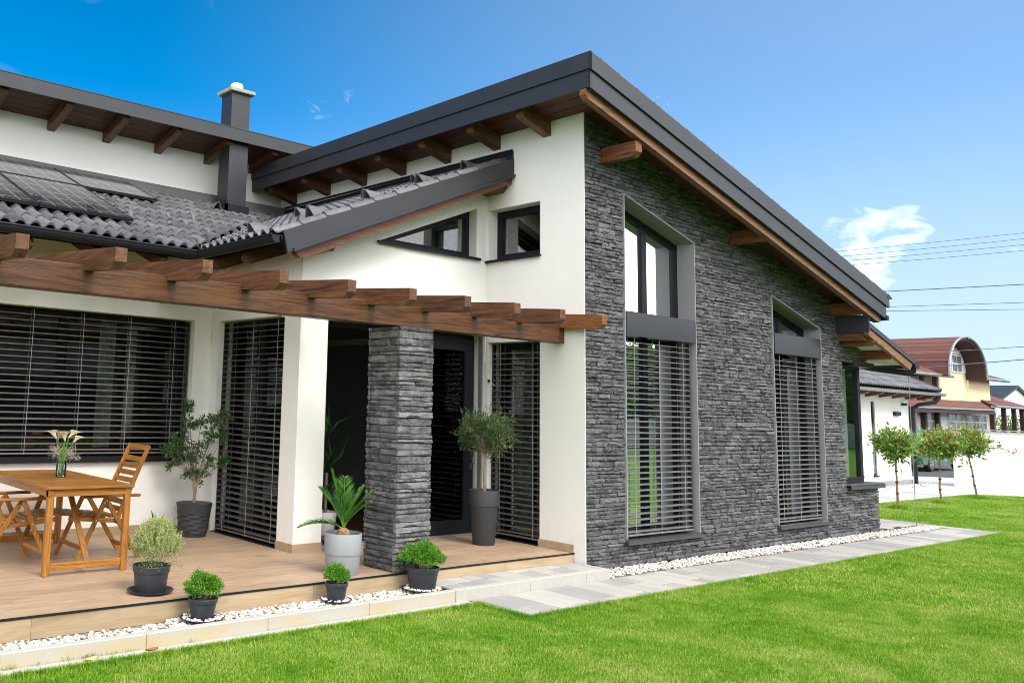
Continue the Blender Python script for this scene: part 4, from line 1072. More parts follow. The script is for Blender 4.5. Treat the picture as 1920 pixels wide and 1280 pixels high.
# garage gravel strip
p3 = bed_points(16.5, 21.0, 3.75, 4.08, .012, 420, .02); pebbles('gravel', p3, g.uniform(.02, .035, len(p3)), seed=6)

# ------------------------------------------------------------------ stone pillar and pergola
pil = Em('stone_pillar', (-2.355, .385, T), 'grey layered stone pillar carrying the pergola beam at the terrace edge', 'pillar')
m = MB(); m.box(-2.545, -2.17, .18, .595, T, 2.468); P('core', m, 'mortar', pil)
X0p, X1p, Y0p, Y1p = -2.575, -2.14, .150, .625
z = T+.004; k = 0; r = np.random.default_rng(21)
def pst(face, a, b, z, h, off):
    """a stone on one face of the pillar between a and b"""
    me = stone_mesh(int(r.integers(0, 26)), 'stone_pillar'); dep = .050+off
    if face == 'f': mtx = Matrix.Translation((a, Y0p-off, z)) @ Matrix.Diagonal((b-a, dep, h, 1))
    elif face == 'b': mtx = Matrix.Translation((b, Y1p+off, z)) @ Matrix.Rotation(math.pi, 4, 'Z') @ Matrix.Diagonal((b-a, dep, h, 1))
    elif face == 'l': mtx = Matrix.Translation((X0p-off, b, z)) @ Matrix.Rotation(-math.pi/2, 4, 'Z') @ Matrix.Diagonal((b-a, dep, h, 1))
    else: mtx = Matrix.Translation((X1p+off, a, z)) @ Matrix.Rotation(math.pi/2, 4, 'Z') @ Matrix.Diagonal((b-a, dep, h, 1))
    o = bpy.data.objects.new('stone', me); COL.objects.link(o); o.parent = pil; o.matrix_local = Matrix.Translation(-wloc(pil)) @ mtx
while z < 2.44:
    h = min(r.choice([.036, .044, .052, .060, .072], p=[.16, .28, .28, .18, .1]), 2.468-z)
    if 2.468-z-h < .03: h = 2.468-z
    o_ = k % 2
    for face, a, b in (('f', X0p+(0 if o_ else .0), X1p), ('b', X0p, X1p), ('l', Y0p+.012, Y1p-.01), ('r', Y0p+.012, Y1p-.01)):
        nn = r.choice([1, 2, 3], p=[.5, .4, .1]); cuts = [a]+sorted(list(a+(b-a)*np.clip(r.normal([.5] if nn == 2 else ([.33, .68] if nn == 3 else []), .1), .2, .8)))+[b]
        for c0, c1 in zip(cuts[:-1], cuts[1:]): pst(face, c0+.001, c1-.002, z, h-.0035, r.uniform(-.008, .016))
    z += h; k += 1
perg = Em('pergola', (-4, .3, 2.5), 'brown glazed timber pergola with chamfered joists over a long front beam', 'pergola')
m = MB(); m.box(-9.5, -.001, .27, .41, 2.475, 2.685, .006); P('beam', m, 'beam_x', perg)
jt = lambda y: 2.755+.077*(y+.3)
jx = [-.025-.6935*i for i in range(13)]
for i, x in enumerate(jx):
    ye = 3.32 if x < -2.85 else 1.448
    if i == 0: x = -.012
    m = MB(); z0 = lambda y: jt(y)-.155
    m.yz([(-.30, jt(-.3)), (-.30, z0(-.3)+.055), (-.235, z0(-.235)), (ye, z0(ye)), (ye, jt(ye))], x-.088, x)
    P('joist', m, 'beam_light' if i == 0 else 'beam_y', perg)
def cable(name, pts, rad, m, label, cat):
    b = MB(); b.tube(pts, rad, 6); o = P(name, b, m); tag(o, label, cat); return o
cable('string_light_cable', [(-2.02, .36, 2.48), (-2.2, 1.3, 2.60), (-2.79, 3.26, 2.615), (-2.80, 3.285, 2.58), (-2.815, 3.29, 2.5), (-2.805, 3.29, 2.35), (-2.79, 3.285, 2.26)][2:], .006, 'cream', 'cream cable end dangling in the corner under the pergola beam', 'cable')
b = MB(); b.tube([(-.03, 1.44, 2.62), (-.032, 1.44, 2.45), (-.03, 1.44, 2.25), (-.022, 1.44, 2.12), (.0, 1.35, 2.03)][:4]+[(-.01, 1.38, 2.04), (-.01, 1.30, 2.0)], .004, 6)
lc = Em('hanging_cable', (-.03, 1.44, 2.6), 'thin pale cable with white sleeve hanging beside the narrow blind', 'cable')
P('cord', b, 'cream', lc); b = MB(); b.tube([(-.03, 1.44, 2.60), (-.032, 1.44, 2.28)], .009, 8); P('sleeve', b, 'white_paint', lc); b = MB(); b.box(-.03, -.01, 1.375, 1.395, 2.03, 2.07); P('plug', b, 'rubber', lc)

# ------------------------------------------------------------------ table and chairs
tab = Em('dining_table', (-5.0, 2.2, T), 'oiled slatted wooden garden table with a flower vase on it', 'table')
tx0, tx1, ty0, ty1, tz = -5.41, -4.62, 1.35, 3.05, T+.735
m = MB(); m.box(tx0, tx1, ty0, ty0+.075, tz-.022, tz, .003); P('end_board', m, 'teak_x', tab)
m = MB(); m.box(tx0, tx1, ty1-.075, ty1, tz-.022, tz, .003); P('end_board', m, 'teak_x', tab)
for xx in (tx0, tx1-.07):
    m = MB(); m.box(xx, xx+.07, ty0+.076, ty1-.076, tz-.022, tz, .003); P('side_board', m, 'teak_y', tab)
ns = 16
for i in range(ns):
    w_ = (ty1-ty0-.152)/ns; yy = ty0+.076+i*w_
    m = MB(); m.box(tx0+.072, tx1-.072, yy+.002, yy+w_-.003, tz-.020, tz-.001, .002); P('slat', m, 'teak_x', tab)
for (a, b, c, d_) in ((tx0+.05, tx1-.05, ty0+.035, ty0+.055), (tx0+.05, tx1-.05, ty1-.055, ty1-.035)):
    m = MB(); m.box(a, b, c, d_, tz-.085, tz-.023, .002); P('apron', m, 'teak_x', tab)
for xx in (tx0+.02, tx1-.042):
    m = MB(); m.box(xx, xx+.022, ty0+.02, ty1-.02, tz-.085, tz-.023, .002); P('apron', m, 'teak_y', tab)
for xx in (tx0+.02, tx1-.075):
    for yy in (ty0+.025, ty1-.08):
        lg = MB(); lg.box(xx, xx+.055, yy, yy+.055, T, tz-.023, .006); l_ = P('leg', lg, 'teak_z', tab)
        bl = MB(); bl.tube([(xx+.027, yy-.004, tz-.05), (xx+.027, yy+.01, tz-.05)], .008, 10); P('bolt', bl, 'steel', l_)
for yy in (ty0+.035, ty1-.07):
    m = MB(); m.box(tx0+.075, tx1-.075, yy, yy+.03, T+.045, T+.105, .004); st = P('stretcher', m, 'teak_x', tab)
    bl = MB(); bl.tube([(-5.0, yy-.004, T+.075), (-5.0, yy+.01, T+.075)], .008, 10); P('bolt', bl, 'steel', st)
for (ya, yb) in ((ty0+.05, 1.95), (ty1-.055, 2.45)):
    m = MB(); m.bar((-5.0, ya, T+.09), (-5.0, yb, tz-.04), .022, .05, (1, 0, 0), .003); P('folding_brace', m, 'teak_z', tab)
def make_chair():
    t = Em('folding_chair', (0, 0, 0)); hw = .27          # sitter faces +x
    def part(n, b, m_): return P(n, b, m_, t)
    for s in (-1, 1):
        b = MB(); b.box(-.33, .24, s*hw-.026, s*hw+.026, .575, .600, .006); arm = part('armrest', b, 'teak_x')
        b = MB(); b.bar((.0, s*(hw-.012), .575), (.255, s*(hw-.012), 0), .022, .042, (1, 0, 0), .003); lg = part('leg', b, 'teak_z')
        b = MB(); b.bar((-.0, s*(hw-.04), .575), (-.37, s*(hw-.04), 0), .022, .042, (1, 0, 0), .003); lr = part('leg', b, 'teak_z')
        for (x, z, par) in ((-.005, .545, lg), (.02, .525, lg), (.092, .37, lg), (-.03, .53, lr)):
            b = MB(); b.tube([(x, s*(hw+.001), z), (x, s*(hw-.01), z)], .008, 8); P('bolt', b, 'steel', par)
        b = MB(); b.bar((-.125, s*(hw-.065), .33), (-.425, s*(hw-.065), 1.045), .022, .042, (1, 0, 0), .004); part('back_stile', b, 'teak_z')
        b = MB(); b.bar((-.20, s*(hw-.065), .345), (.33, s*(hw-.065), .395), .022, .04, (0, 0, 1), .003); part('seat_rail', b, 'teak_x')
    b = MB(); b.box(.19, .212, -hw+.02, hw-.02, .105, .145, .003); part('stretcher', b, 'teak_y')
    b = MB(); b.box(-.315, -.293, -hw+.05, hw-.05, .075, .115, .003); part('stretcher', b, 'teak_y')
    for i in range(8):
        x = -.175+i*.068; z = .375+(x+.2)*.094
        b = MB(); b.box(x, x+.052 if i < 7 else x+.06, -hw+.045, hw-.045, z, z+.016, .005); part('seat_slat', b, 'teak_y')
    for i in range(9):
        f = .17+i*.092; a = Vector((-.125, 0, .33)).lerp(Vector((-.425, 0, 1.045)), f) if i < 8 else Vector((-.418, 0, 1.02))
        d_ = Vector((-.3, 0, .715)).normalized()
        b = MB(); hw2 = hw-.078; hgt = .048 if i < 8 else .05
        b.bar(a+Vector((0, -hw2, 0)), a+Vector((0, hw2, 0)), .014, hgt, tuple(d_), .003); part('back_slat', b, 'teak_y')
    return t
c1 = make_chair(); c1.location = (-5.43, 2.11, T)
tag(c1, 'wooden folding armchair at the left side of the table, cut by the photo edge', 'chair', 'folding chairs at the table')
c2 = dup_tree(c1, (-4.66, 2.11, T), math.pi)
tag(c2, 'wooden folding armchair with high slatted back at the right side of the table', 'chair', 'folding chairs at the table')

# vase and flowers --------------------------------------------------------
VX, VY, VZ = -4.965, 2.24, tz
vase = Em('vase', (VX, VY, VZ), 'clear glass jar vase holding calla lilies on the table', 'vase')
m = MB(); m.lathe([(0, .0), (.040, .0), (.047, .008), (.048, .105), (.043, .12), (.043, .135), (.047, .15), (.045, .15), (.041, .135), (.041, .12), (.046, .104), (.045, .012), (0, .010)], (VX, VY, VZ), 28); P('jar', m, 'glass_clear', vase)
m = MB(); m.lathe([(0, .012), (.0445, .014), (.0455, .095), (0, .096)], (VX, VY, VZ), 24); P('water', m, mk_glass('water', (.80, .92, .80), .8), vase)
MAT['petal'] = mk_leaf('calla_petal', (.80, .77, .62), (.86, .82, .70), (.80, .72, .62), .5, .3); MAT['spathe_pink'] = mk_leaf('calla_pink_petal', (.50, .33, .34), (.62, .45, .44), None, .5, .2)
MAT['stem'] = mk_leaf('flower_stem', (.10, .24, .03), (.20, .38, .06), None, .4, .2); MAT['gyp'] = mk_leaf('dry_filler_flower', (.42, .36, .32), (.62, .57, .52), None, .8, .2)
bq = Em('flower_bouquet', (VX, VY, VZ+.01), 'white and pink calla lilies with dry filler flowers in the glass jar', 'flowers')
def calla(x, y, z, yaw, tilt, s, mat, name='calla_lily'):
    n = 18; vs = []; f = []; rows = 7
    for j in range(rows):
        t_ = j/(rows-1)
        for k in range(n):
            a = 2*math.pi*k/n; rad = .007+.028*t_**1.6*(1+.35*math.cos(a)*t_)
            zz = .085*t_+.035*t_**2*math.cos(a)-(.018*max(0, t_-.8)*5)*(.6+.4*math.cos(a)); rad += .012*max(0, t_-.75)*4
            vs.append((rad*math.cos(a), rad*math.sin(a), zz))
    for j in range(rows-1):
        for k in range(n-1): f.append((j*n+k, j*n+k+1, (j+1)*n+k+1, (j+1)*n+k))
    Q = (Matrix.Rotation(yaw, 3, 'Z') @ Matrix.Rotation(tilt, 3, 'Y'))
    V = (np.array(vs)*s) @ np.array(Q).T+np.array([x, y, z]); b = MB(); b.add(V, f); b.smooth = True
    o = P(name, b, mat, bq)
    sp = MB(); a0 = Q @ Vector((0, 0, .01*s)); a1 = Q @ Vector((0, 0, .075*s)); sp.tube([Vector((x, y, z))+a0, Vector((x, y, z))+a1], [.004*s, .0025*s], 7)
    P('spadix', sp, plain('yellow_spadix', (.75, .6, .06), .7) if 'sp' not in MAT else MAT['sp'], o); return Q
MAT['sp'] = plain('yellow_spadix', (.75, .6, .06), .7)
zf = VZ+.30
for (dx, dy, dz, yaw, tilt, s, mt) in ((-.085, .01, .055, 3.0, .6, 1.5, 'petal'), (-.05, -.03, .05, -.9, .5, 1.35, 'spathe_pink'), (.03, -.02, .04, -2.4, .4, 1.35, 'petal'), (.055, .03, .07, .3, .75, 1.4, 'petal'), (.13, -.01, .03, .1, .7, 1.15, 'petal'), (.0, .05, .05, 1.6, .5, 1.2, 'petal')):
    rd = Vector((.80, -.60, 0)); s *= .82; c = Vector((VX, VY, zf))+rd*dx*.8+Vector((.6, .8, 0))*dy+Vector((0, 0, dz)); calla(c.x, c.y, c.z, yaw-.64, tilt, s, mt)
    b = MB(); p0 = Vector((VX-rd.x*dx*.25, VY-rd.y*dx*.25, VZ+.02)); pm = Vector((VX+rd.x*dx*.25, VY+rd.y*dx*.25, VZ+.16)); b.tube([p0, (p0+pm)/2, pm, (pm+c)/2+Vector((0, 0, .01)), c], [.0055, .0055, .0055, .005, .006], 8); P('stem', b, 'stem', bq)
b = MB()
for i in range(8):
    a = i*.8; b.tube([(VX+.02*math.cos(a), VY+.02*math.sin(a), VZ+.015), (VX+.03*math.cos(a+2), VY+.03*math.sin(a+2), VZ+.14), (VX+.06*math.cos(a+2), VY+.06*math.sin(a+2), VZ+.26)], [.005, .005, .002], 6)
P('stem', b, 'stem', bq)

def leaves(name, mat, parent, pos, dirs, ln, wd, seed=0, curl=.15, kind='stuff'):
    """many small folded leaves: pos and dirs (n,3), length and width (n,)"""
    g = np.random.default_rng(seed); n = len(pos); d = dirs/np.linalg.norm(dirs, axis=1, keepdims=True)
    a = np.cross(d, g.normal(size=(n, 3))); a /= np.linalg.norm(a, axis=1, keepdims=True); b = np.cross(d, a)
    ln = ln[:, None]; wd = wd[:, None]
    p0 = pos; p1 = pos+d*ln*.45+a*wd*.5+b*wd*.18; p2 = pos+d*ln-b*ln*curl; p3 = pos+d*ln*.45-a*wd*.5+b*wd*.18; pm = pos+d*ln*.48-b*ln*.02
    V = np.stack([p0, p1, p2, p3, pm], 1).reshape(-1, 3); base = np.arange(n)[:, None]*5
    F = np.concatenate([base+np.array([0, 1, 4]), base+np.array([1, 2, 4]), base+np.array([0, 4, 3]), base+np.array([4, 2, 3])])
    # keep the four faces of one leaf together
    F = F.reshape(4, n, 3).transpose(1, 0, 2).reshape(-1, 3)
    return np_obj(name, V, F, mat, parent, kind, smooth=False)
g = np.random.default_rng(31)
# filler sprays round the jar mouth
n = 26; pts = []; b = MB()
for i in range(n):
    a = g.uniform(0, 6.28); e = g.uniform(.2, 1.0); tip = Vector((VX+math.cos(a)*.15*e**.5*g.uniform(.6, 1.1), VY+math.sin(a)*.15*g.uniform(.5, 1.1), VZ+.18+.10*g.uniform(0, 1)))
    s0 = Vector((VX, VY, VZ+.13)); mid_ = (s0+tip)/2+Vector((0, 0, .02)); b.tube([s0, mid_, tip], [.0016, .0013, .001], 4)
    for q in range(34): pts.append(tip+Vector(g.normal(0, .017, 3)))
P('filler_stem', b, 'gyp', bq); pts = np.array([tuple(p) for p in pts])
leaves('filler_blossom', 'gyp', bq, pts, g.normal(size=pts.shape), g.uniform(.006, .011, len(pts)), g.uniform(.005, .009, len(pts)), 3)

# ------------------------------------------------------------------ potted plants
def pot(root, c, r0, r1, h, mat, rim=None, band=None, thick=.006, n=48, name='pot'):
    """tapered pot, r0 base radius, r1 rim radius"""
    x, y, z = c; pr = [(0, 0), (r0*.96, 0), (r0, .006)]
    rr = lambda t_: r0+(r1-r0)*t_
    if rim:      # separate rim collar of height rim
        pr += [(rr(1-rim/h)-.0, h-rim-.004), (rr(1-rim/h)+.007, h-rim), (r1+.007, h-.004), (r1+.004, h)]
    else: pr += [(r1, h-.004), (r1-.002, h)]
    pr += [(r1-thick, h), (rr(.7)-thick, h*.80), (0, h*.80)]
    b = MB(); b.lathe(pr, c, n); o = P(name, b, mat, root)
    s = MB(); s.lathe([(0, 0), (rr(.8)-thick-.001, 0), (rr(.8)-thick-.001, -.01), (0, -.01)][::-1], (x, y, z+h*.84), 28)
    P('soil', s, 'soil', root); return o
def saucer(root, c, rad, h, stones=0, seed=1):
    b = MB(); b.lathe([(0, 0), (rad*.80, 0), (rad, h*.75), (rad+.006, h), (rad-.006, h), (rad*.79, .006), (0, .006)], c, 44); o = P('saucer', b, 'pot', root)
    return o
def grav_in_saucer(root, c, r0, r1, n, seed):
    g = np.random.default_rng(seed); a = g.uniform(0, 6.28, n); q = np.sqrt(g.uniform(r0*r0, r1*r1, n))
    pebbles('gravel', np.column_stack([c[0]+q*np.cos(a), c[1]+q*np.sin(a), c[2]+.014+g.uniform(0, .01, n)]), g.uniform(.008, .014, n), parent=root, seed=seed)['kind'] = 'stuff'
def clumps(center, radii, nclump, per, seed, top=True, spread=.03, shell=.55):
    """points and directions of sprigs forming a lumpy bush"""
    g = np.random.default_rng(seed); P_, D_ = [], []
    for i in range(nclump):
        d = g.normal(size=3); d /= np.linalg.norm(d)
        if d[2] < -.35: d[2] = -d[2]*.3
        q = (shell+(1-shell)*g.random()**.6)*(1+.16*math.sin(d[0]*5+seed)*math.cos(d[1]*4+seed*2)+.10*math.sin(d[2]*7+d[0]*4+seed))
        c = np.array(center)+d*np.array(radii)*q
        up = d*.8+np.array([0, 0, .5])
        pp = c+g.normal(0, spread, (per, 3)); dd = up+g.normal(0, .55, (per, 3)); P_.append(pp); D_.append(dd)
    return np.vstack(P_), np.vstack(D_)
def boxwood(loc, z, s, label, seed, rp, hp, sauc, rad, hb):
    x, y = loc; rt = Em('potted_boxwood', (x, y, z), label, 'potted plant', 'small boxwoods in black pots on the white gravel')
    saucer(rt, (x, y, z), sauc, .022); grav_in_saucer(rt, (x, y, z), rp*.82, sauc*.92, int(70*s), seed)
    pot(rt, (x, y, z+.006), rp*.78, rp, hp, 'pot', rim=hp*.2)
    top = z+hp
    st = MB(); g = np.random.default_rng(seed)
    for i in range(9):
        a = g.uniform(0, 6.28); st.tube([(x+.01*math.cos(a), y+.01*math.sin(a), top-.03), (x+rad*.5*math.cos(a), y+rad*.5*math.sin(a), top+hb*.5)], [.004, .002], 5)
    P('stem', st, 'bark', rt)
    pp, dd = clumps((x, y, top+hb*.42), (rad*.98, rad*.98, hb*.66), int(170*s), 34, seed, spread=.011, shell=.5)
    pp[:, 2] = np.maximum(pp[:, 2], top-.012)
    leaves('foliage', 'leaf_box', rt, pp, dd, np.random.default_rng(seed).uniform(.012, .020, len(pp)), np.random.default_rng(seed+1).uniform(.007, .011, len(pp)), seed)
    return rt
boxwood((-4.66, -.02), .082, 1.4, 'small boxwood in a black pot on the gravel, right of the thyme', 41, .108, .155, .165, .135, .165)
boxwood((-3.385, -.02), .082, 1.0, 'smallest boxwood in a black pot, below the light grey planter', 42, .092, .150, .130, .095, .14)
boxwood((-2.40, -.02), .082, 2.0, 'wide boxwood ball in a black pot in front of the stone pillar', 43, .148, .200, .185, .185, .20)

# thyme
TX, TY = -4.86, .46
rt = Em('potted_thyme', (TX, TY, T), 'bushy pale variegated thyme in a black pot on a saucer near the terrace edge', 'potted plant')
saucer(rt, (TX, TY, T), .175, .025); pot(rt, (TX, TY, T+.006), .118, .142, .205, 'pot', rim=.05)
g = np.random.default_rng(51)
P_, D_ = [], []
st = MB()
for i in range(520):
    d = g.normal(size=3); d /= np.linalg.norm(d); d[2] = abs(d[2])*1.0-.12*g.random()
    cx_ = np.array([TX+.035, TY-.01, T+.31])+d*np.array([.205, .20, .27])*g.uniform(.35, 1.0)**.5*.88
    up_ = d*.5+np.array([0, 0, .9]); up_ /= np.linalg.norm(up_); Ls = g.uniform(.05, .085)
    st.tube([tuple(cx_-up_*.02), tuple(cx_+up_*Ls)], [.0012, .0009], 3, caps=False)
    k = 26; t_ = g.uniform(0, 1, k)[:, None]; P_.append(cx_+up_*Ls*t_+g.normal(0, .0035, (k, 3))); D_.append(g.normal(size=(k, 3))+up_*.9)
P('stem', st, 'leaf_thyme_in', rt)
P_ = np.vstack(P_); D_ = np.vstack(D_); leaves('foliage', 'leaf_thyme', rt, P_, D_, g.uniform(.009, .015, len(P_)), g.uniform(.005, .008, len(P_)), 52)
pp = np.array([TX+.03, TY, T+.33])+np.clip(g.normal(0, 1, (2600, 3)), -1.6, 1.6)*np.array([.10, .10, .085]); leaves('foliage', 'leaf_thyme_in', rt, pp, g.normal(size=pp.shape)+np.array([0, 0, .8]), g.uniform(.010, .018, len(pp)), g.uniform(.005, .008, len(pp)), 53)

# cycad in light grey planter
CX, CY = -3.005, .385
rt = Em('potted_cycad', (CX, CY, T), 'young cycad palm in a tall light grey planter beside the stone pillar', 'potted plant')
b = MB(); b.lathe([(0, 0), (.145, 0), (.15, .008), (.160, .168), (.163, .170), (.163, .176), (.166, .178), (.171, .355), (.169, .358), (.160, .358), (.157, .30), (0, .30)], (CX, CY, T), 56); P('pot', b, 'pot_grey', rt)
b = MB(); b.lathe([(0, .0), (.156, 0)][::-1], (CX, CY, T+.318), 32); P('soil', b, 'soil', rt)
b = MB(); b.lathe([(0, 0), (.05, 0), (.062, .03), (.05, .07), (.02, .09), (0, .092)], (CX, CY, T+.31), 14); P('trunk', b, 'crown_bark', rt)
g = np.random.default_rng(61); rv_ = Vector((.80, -.60, 0)); bv_ = Vector((.6, .8, 0))
for (dx, dy, L_, drop, nn) in ((-.40, .0, .38, .13, 40), (-.22, .06, .44, .02, 44), (-.12, -.02, .52, -.02, 48), (.0, .08, .46, .0, 44), (.17, .03, .42, .0, 46), (.27, -.02, .45, .0, 46), (.22, -.08, .36, .02, 40), (-.04, -.06, .34, .0, 40)):
    base = Vector((CX, CY, T+.38)); hd = rv_*dx+bv_*dy; rise = math.sqrt(max(.02, L_*L_-hd.length**2))
    vs = []; fs = []; pts = []
    for k in range(12):
        t_ = k/11; pts.append(base+hd*(t_**1.25)+Vector((0, 0, rise*(t_**.85)-drop*t_**2.5)))
    b = MB(); b.tube(pts, [.006*(1-.8*k/11)+.001 for k in range(12)], 6); fr = P('frond', b, 'stem', rt)
    sdv = hd.cross(Vector((0, 0, 1)));
    if sdv.length < .01: sdv = bv_.cross(Vector((0, 0, 1)))
    sdv.normalize(); pos = []; dirs = []; lens = []
    nn = int(nn*.85)
    for k in range(nn):
        t_ = .12+.88*k/(nn-1); i0 = min(10, int(t_*11)); fr_ = t_*11-i0; p = pts[i0].lerp(pts[i0+1], fr_); tg = (pts[i0+1]-pts[i0]).normalized()
        for s in (-1, 1):
            pos.append(tuple(p)); dirs.append(tuple(tg*.78+sdv*s*.70+Vector((0, 0, .10)))); lens.append(.150*math.sin(math.pi*(.18+.80*t_))**.6+.012)
    pos = np.array(pos); dirs = np.array(dirs); lens = np.array(lens)
    leaves('leaflets', 'leaf_palm', rt, pos, dirs, lens, lens*.0+.0095, 62, curl=.06)['kind'] = 'stuff'

# olive standard in the tall charcoal pot
OX, OY = -.50, 1.00
rt = Em('potted_olive_tree', (OX, OY, T), 'round-headed olive tree in a tall charcoal pot beside the narrow blind', 'potted plant')
b = MB(); b.lathe([(0, 0), (.118, 0), (.122, .008), (.157, .42), (.158, .424), (.165, .43), (.172, .595), (.170, .60), (.160, .60), (.155, .54), (0, .54)], (OX, OY, T), 56); P('pot', b, 'pot_matt', rt)
b = MB(); b.lathe([(0, 0), (.156, 0)][::-1], (OX, OY, T+.56), 32); P('soil', b, 'soil', rt)
def branchy(root, base, top, rad, crown_c, crown_r, nb, seed, bark, twig=.35):
    g = np.random.default_rng(seed); b = MB()
    n_ = 7; pts = [Vector(base).lerp(Vector(top), i/(n_-1))+Vector((g.normal(0, .006), g.normal(0, .006), 0))*(0 < i < n_-1) for i in range(n_)]
    b.tube(pts, [rad*(1-.35*i/(n_-1)) for i in range(n_)], 9); P('trunk', b, bark, root)
    tips = []; br = MB()
    for i in range(nb):
        d = Vector(g.normal(size=3)).normalized(); d.z = d.z*.8+.15; tip = Vector(crown_c)+Vector((d.x*crown_r[0], d.y*crown_r[1], d.z*crown_r[2]))*g.uniform(.6, 1.0)
        s0 = Vector(top)-Vector((0, 0, g.uniform(-.10, .06))); md = s0.lerp(tip, .5)+Vector((g.normal(0, .02), g.normal(0, .02), g.normal(0, .02)))
        br.tube([s0, md, tip], [rad*.20, rad*.13, rad*.06], 5)
        for k in range(3):
            t2 = md.lerp(tip, g.uniform(.1, .8)); t3 = t2+Vector(g.normal(0, 1, 3))*np.mean(crown_r)*twig*.6; br.tube([t2, t3], [rad*.16, rad*.06], 4); tips.append((t2, t3))
        tips.append((md, tip))
    P('branch', br, bark, root); return tips
def twig_leaves(tips, per, g, up=.3, jit=.01):
    P_, D_ = [], []
    for a, b in tips:
        a = np.array(a); b = np.array(b); t_ = g.uniform(0, 1.05, per)[:, None]; ax = (b-a)/(np.linalg.norm(b-a)+1e-6)
        P_.append(a+(b-a)*t_+g.normal(0, jit, (per, 3))); D_.append(ax*.9+g.normal(0, .6, (per, 3))+np.array([0, 0, up]))
    return np.vstack(P_), np.vstack(D_)
g = np.random.default_rng(71)
tips = branchy(rt, (OX, OY, T+.56), (OX+.01, OY, 1.20), .016, (OX, OY, 1.47), (.37, .37, .33), 70, 72, 'bark')
b = MB(); b.tube([(OX-.018, OY-.01, T+.56), (OX-.012, OY-.01, 1.2)], .005, 6); P('stake', b, 'bark', rt)
pp, dd = twig_leaves(tips, 17, g, .35, .014); leaves('foliage', 'leaf_olive', rt, pp, dd, g.uniform(.035, .062, len(pp)), g.uniform(.010, .015, len(pp)), 73)

# shrub in twisted pot
SX, SY = -3.17, 2.86
rt = Em('potted_shrub', (SX, SY, T), 'loose airy evergreen shrub in a dark spiral-ribbed pot in the terrace corner', 'potted plant')
n = 64; vs = []; f = []; rows = 16
for j in range(rows):
    t_ = j/(rows-1); rad = .142+.052*t_
    for k in range(n):
        a = 2*math.pi*k/n; wv = 0
        if .10 < t_ < .80: ph = ((t_*9.0+a*5/(2*math.pi)*1.0) % 1.0); wv = .013*ph
        elif t_ >= .80: wv = .007
        vs.append((SX+(rad+wv)*math.cos(a), SY+(rad+wv)*math.sin(a), T+.36*t_))
for j in range(rows-1):
    for k in range(n): f.append((j*n+k, j*n+(k+1) % n, (j+1)*n+(k+1) % n, (j+1)*n+k))
b = MB(); b.add(vs, f); b.lathe([(.201, .36), (.190, .36), (.180, .28), (0, .28)], (SX, SY, T), 64); P('pot', b, 'pot_matt', rt, angle=25)
b = MB(); b.lathe([(0, 0), (.185, 0)][::-1], (SX, SY, T+.30), 32); P('soil', b, 'soil', rt)
g = np.random.default_rng(81); tips = []; br = MB(); Rv = Vector((.80, -.60, 0))
heads = [(-.20, 0, 1.02, .14), (-.13, .05, 1.42, .09), (-.14, 0, 1.22, .12), (-.26, -.05, .98, .14), (.20, .05, 1.26, .13), (.28, .0, 1.34, .10), (.14, .04, 1.10, .14), (.0, 0, 1.0, .16), (-.08, 0, .82, .15), (.12, 0, .80, .13), (-.27, 0, .80, .10), (.30, .02, 1.10, .08), (.02, .03, 1.24, .10), (-.04, 0, .66, .12), (.32, 0, .82, .07), (.06, 0, .62, .11), (-.33, 0, .92, .08)]
for (dx, dy, z_, rr_) in heads:
    c = Vector((SX, SY, T+z_*.96+.04))+Rv*dx+Vector((.6, .8, 0))*dy
    s0 = Vector((SX+g.normal(0, .012), SY+g.normal(0, .012), T+.30)); mk_ = Vector((SX+g.normal(0, .01), SY, T+min(.52+.1*g.random(), z_-.1))); md = mk_.lerp(c, .55); br.tube([s0, mk_, md, c], [.008, .006, .0045, .002], 6)
    for k in range(10):
        d = Vector(g.normal(size=3)).normalized(); e = c+d*rr_*g.uniform(.6, 1.05); br.tube([c, e], [.0025, .0012], 4); tips.append((c.lerp(e, .2), e))
P('branch', br, 'bark', rt)
pp, dd = twig_leaves(tips, 17, g, .25, .012); leaves('foliage', 'leaf_shrub', rt, pp, dd, g.uniform(.035, .058, len(pp)), g.uniform(.013, .019, len(pp)), 83)

# little pot by the wall
BX, BY = -3.47, 3.16
rt = Em('potted_seedling', (BX, BY, T), 'little dark pot with a few broad leaves against the white wall', 'potted plant')
saucer(rt, (BX, BY, T), .105, .018); pot(rt, (BX, BY, T+.005), .065, .085, .135, 'pot', rim=.03)
g = np.random.default_rng(91)
for k in range(5):
    a = k*1.3+.4; tp = Vector((BX+.09*math.cos(a), BY+.05*math.sin(a)-.02, T+.16+.05*(k % 3))); s0 = Vector((BX, BY, T+.11))
    pos = np.array([tuple(s0)]); leaves('leaf', 'leaf_olive', rt, pos, np.array([tuple(tp-s0)]), np.array([(tp-s0).length]), np.array([.035]), 92+k, curl=.1, kind=None)

# indoor palm behind the open door
IX, IY = -1.72, 2.35
rt = Em('indoor_palm', (IX, IY, T), 'dark leafy indoor palm seen through the open door', 'potted plant')
pot(rt, (IX, IY, T), .11, .14, .26, 'white_paint'); b = MB(); b.tube([(IX, IY, T+.2), (IX, IY, T+.7)], .02, 8); P('trunk', b, 'bark', rt)
g = np.random.default_rng(95); pp = []; dd = []
for lv in (T+.45, T+.75, T+1.15):
    for k in range(16):
        a = g.uniform(0, 6.28); pp.append((IX+g.normal(0, .02), IY+g.normal(0, .02), lv)); dd.append((math.cos(a)*.8, math.sin(a)*.8, g.uniform(.2, 1.1)))
pp = np.array(pp); leaves('foliage', 'leaf_dark', rt, pp, np.array(dd), g.uniform(.3, .5, len(pp)), g.uniform(.03, .045, len(pp)), 96, curl=.45)

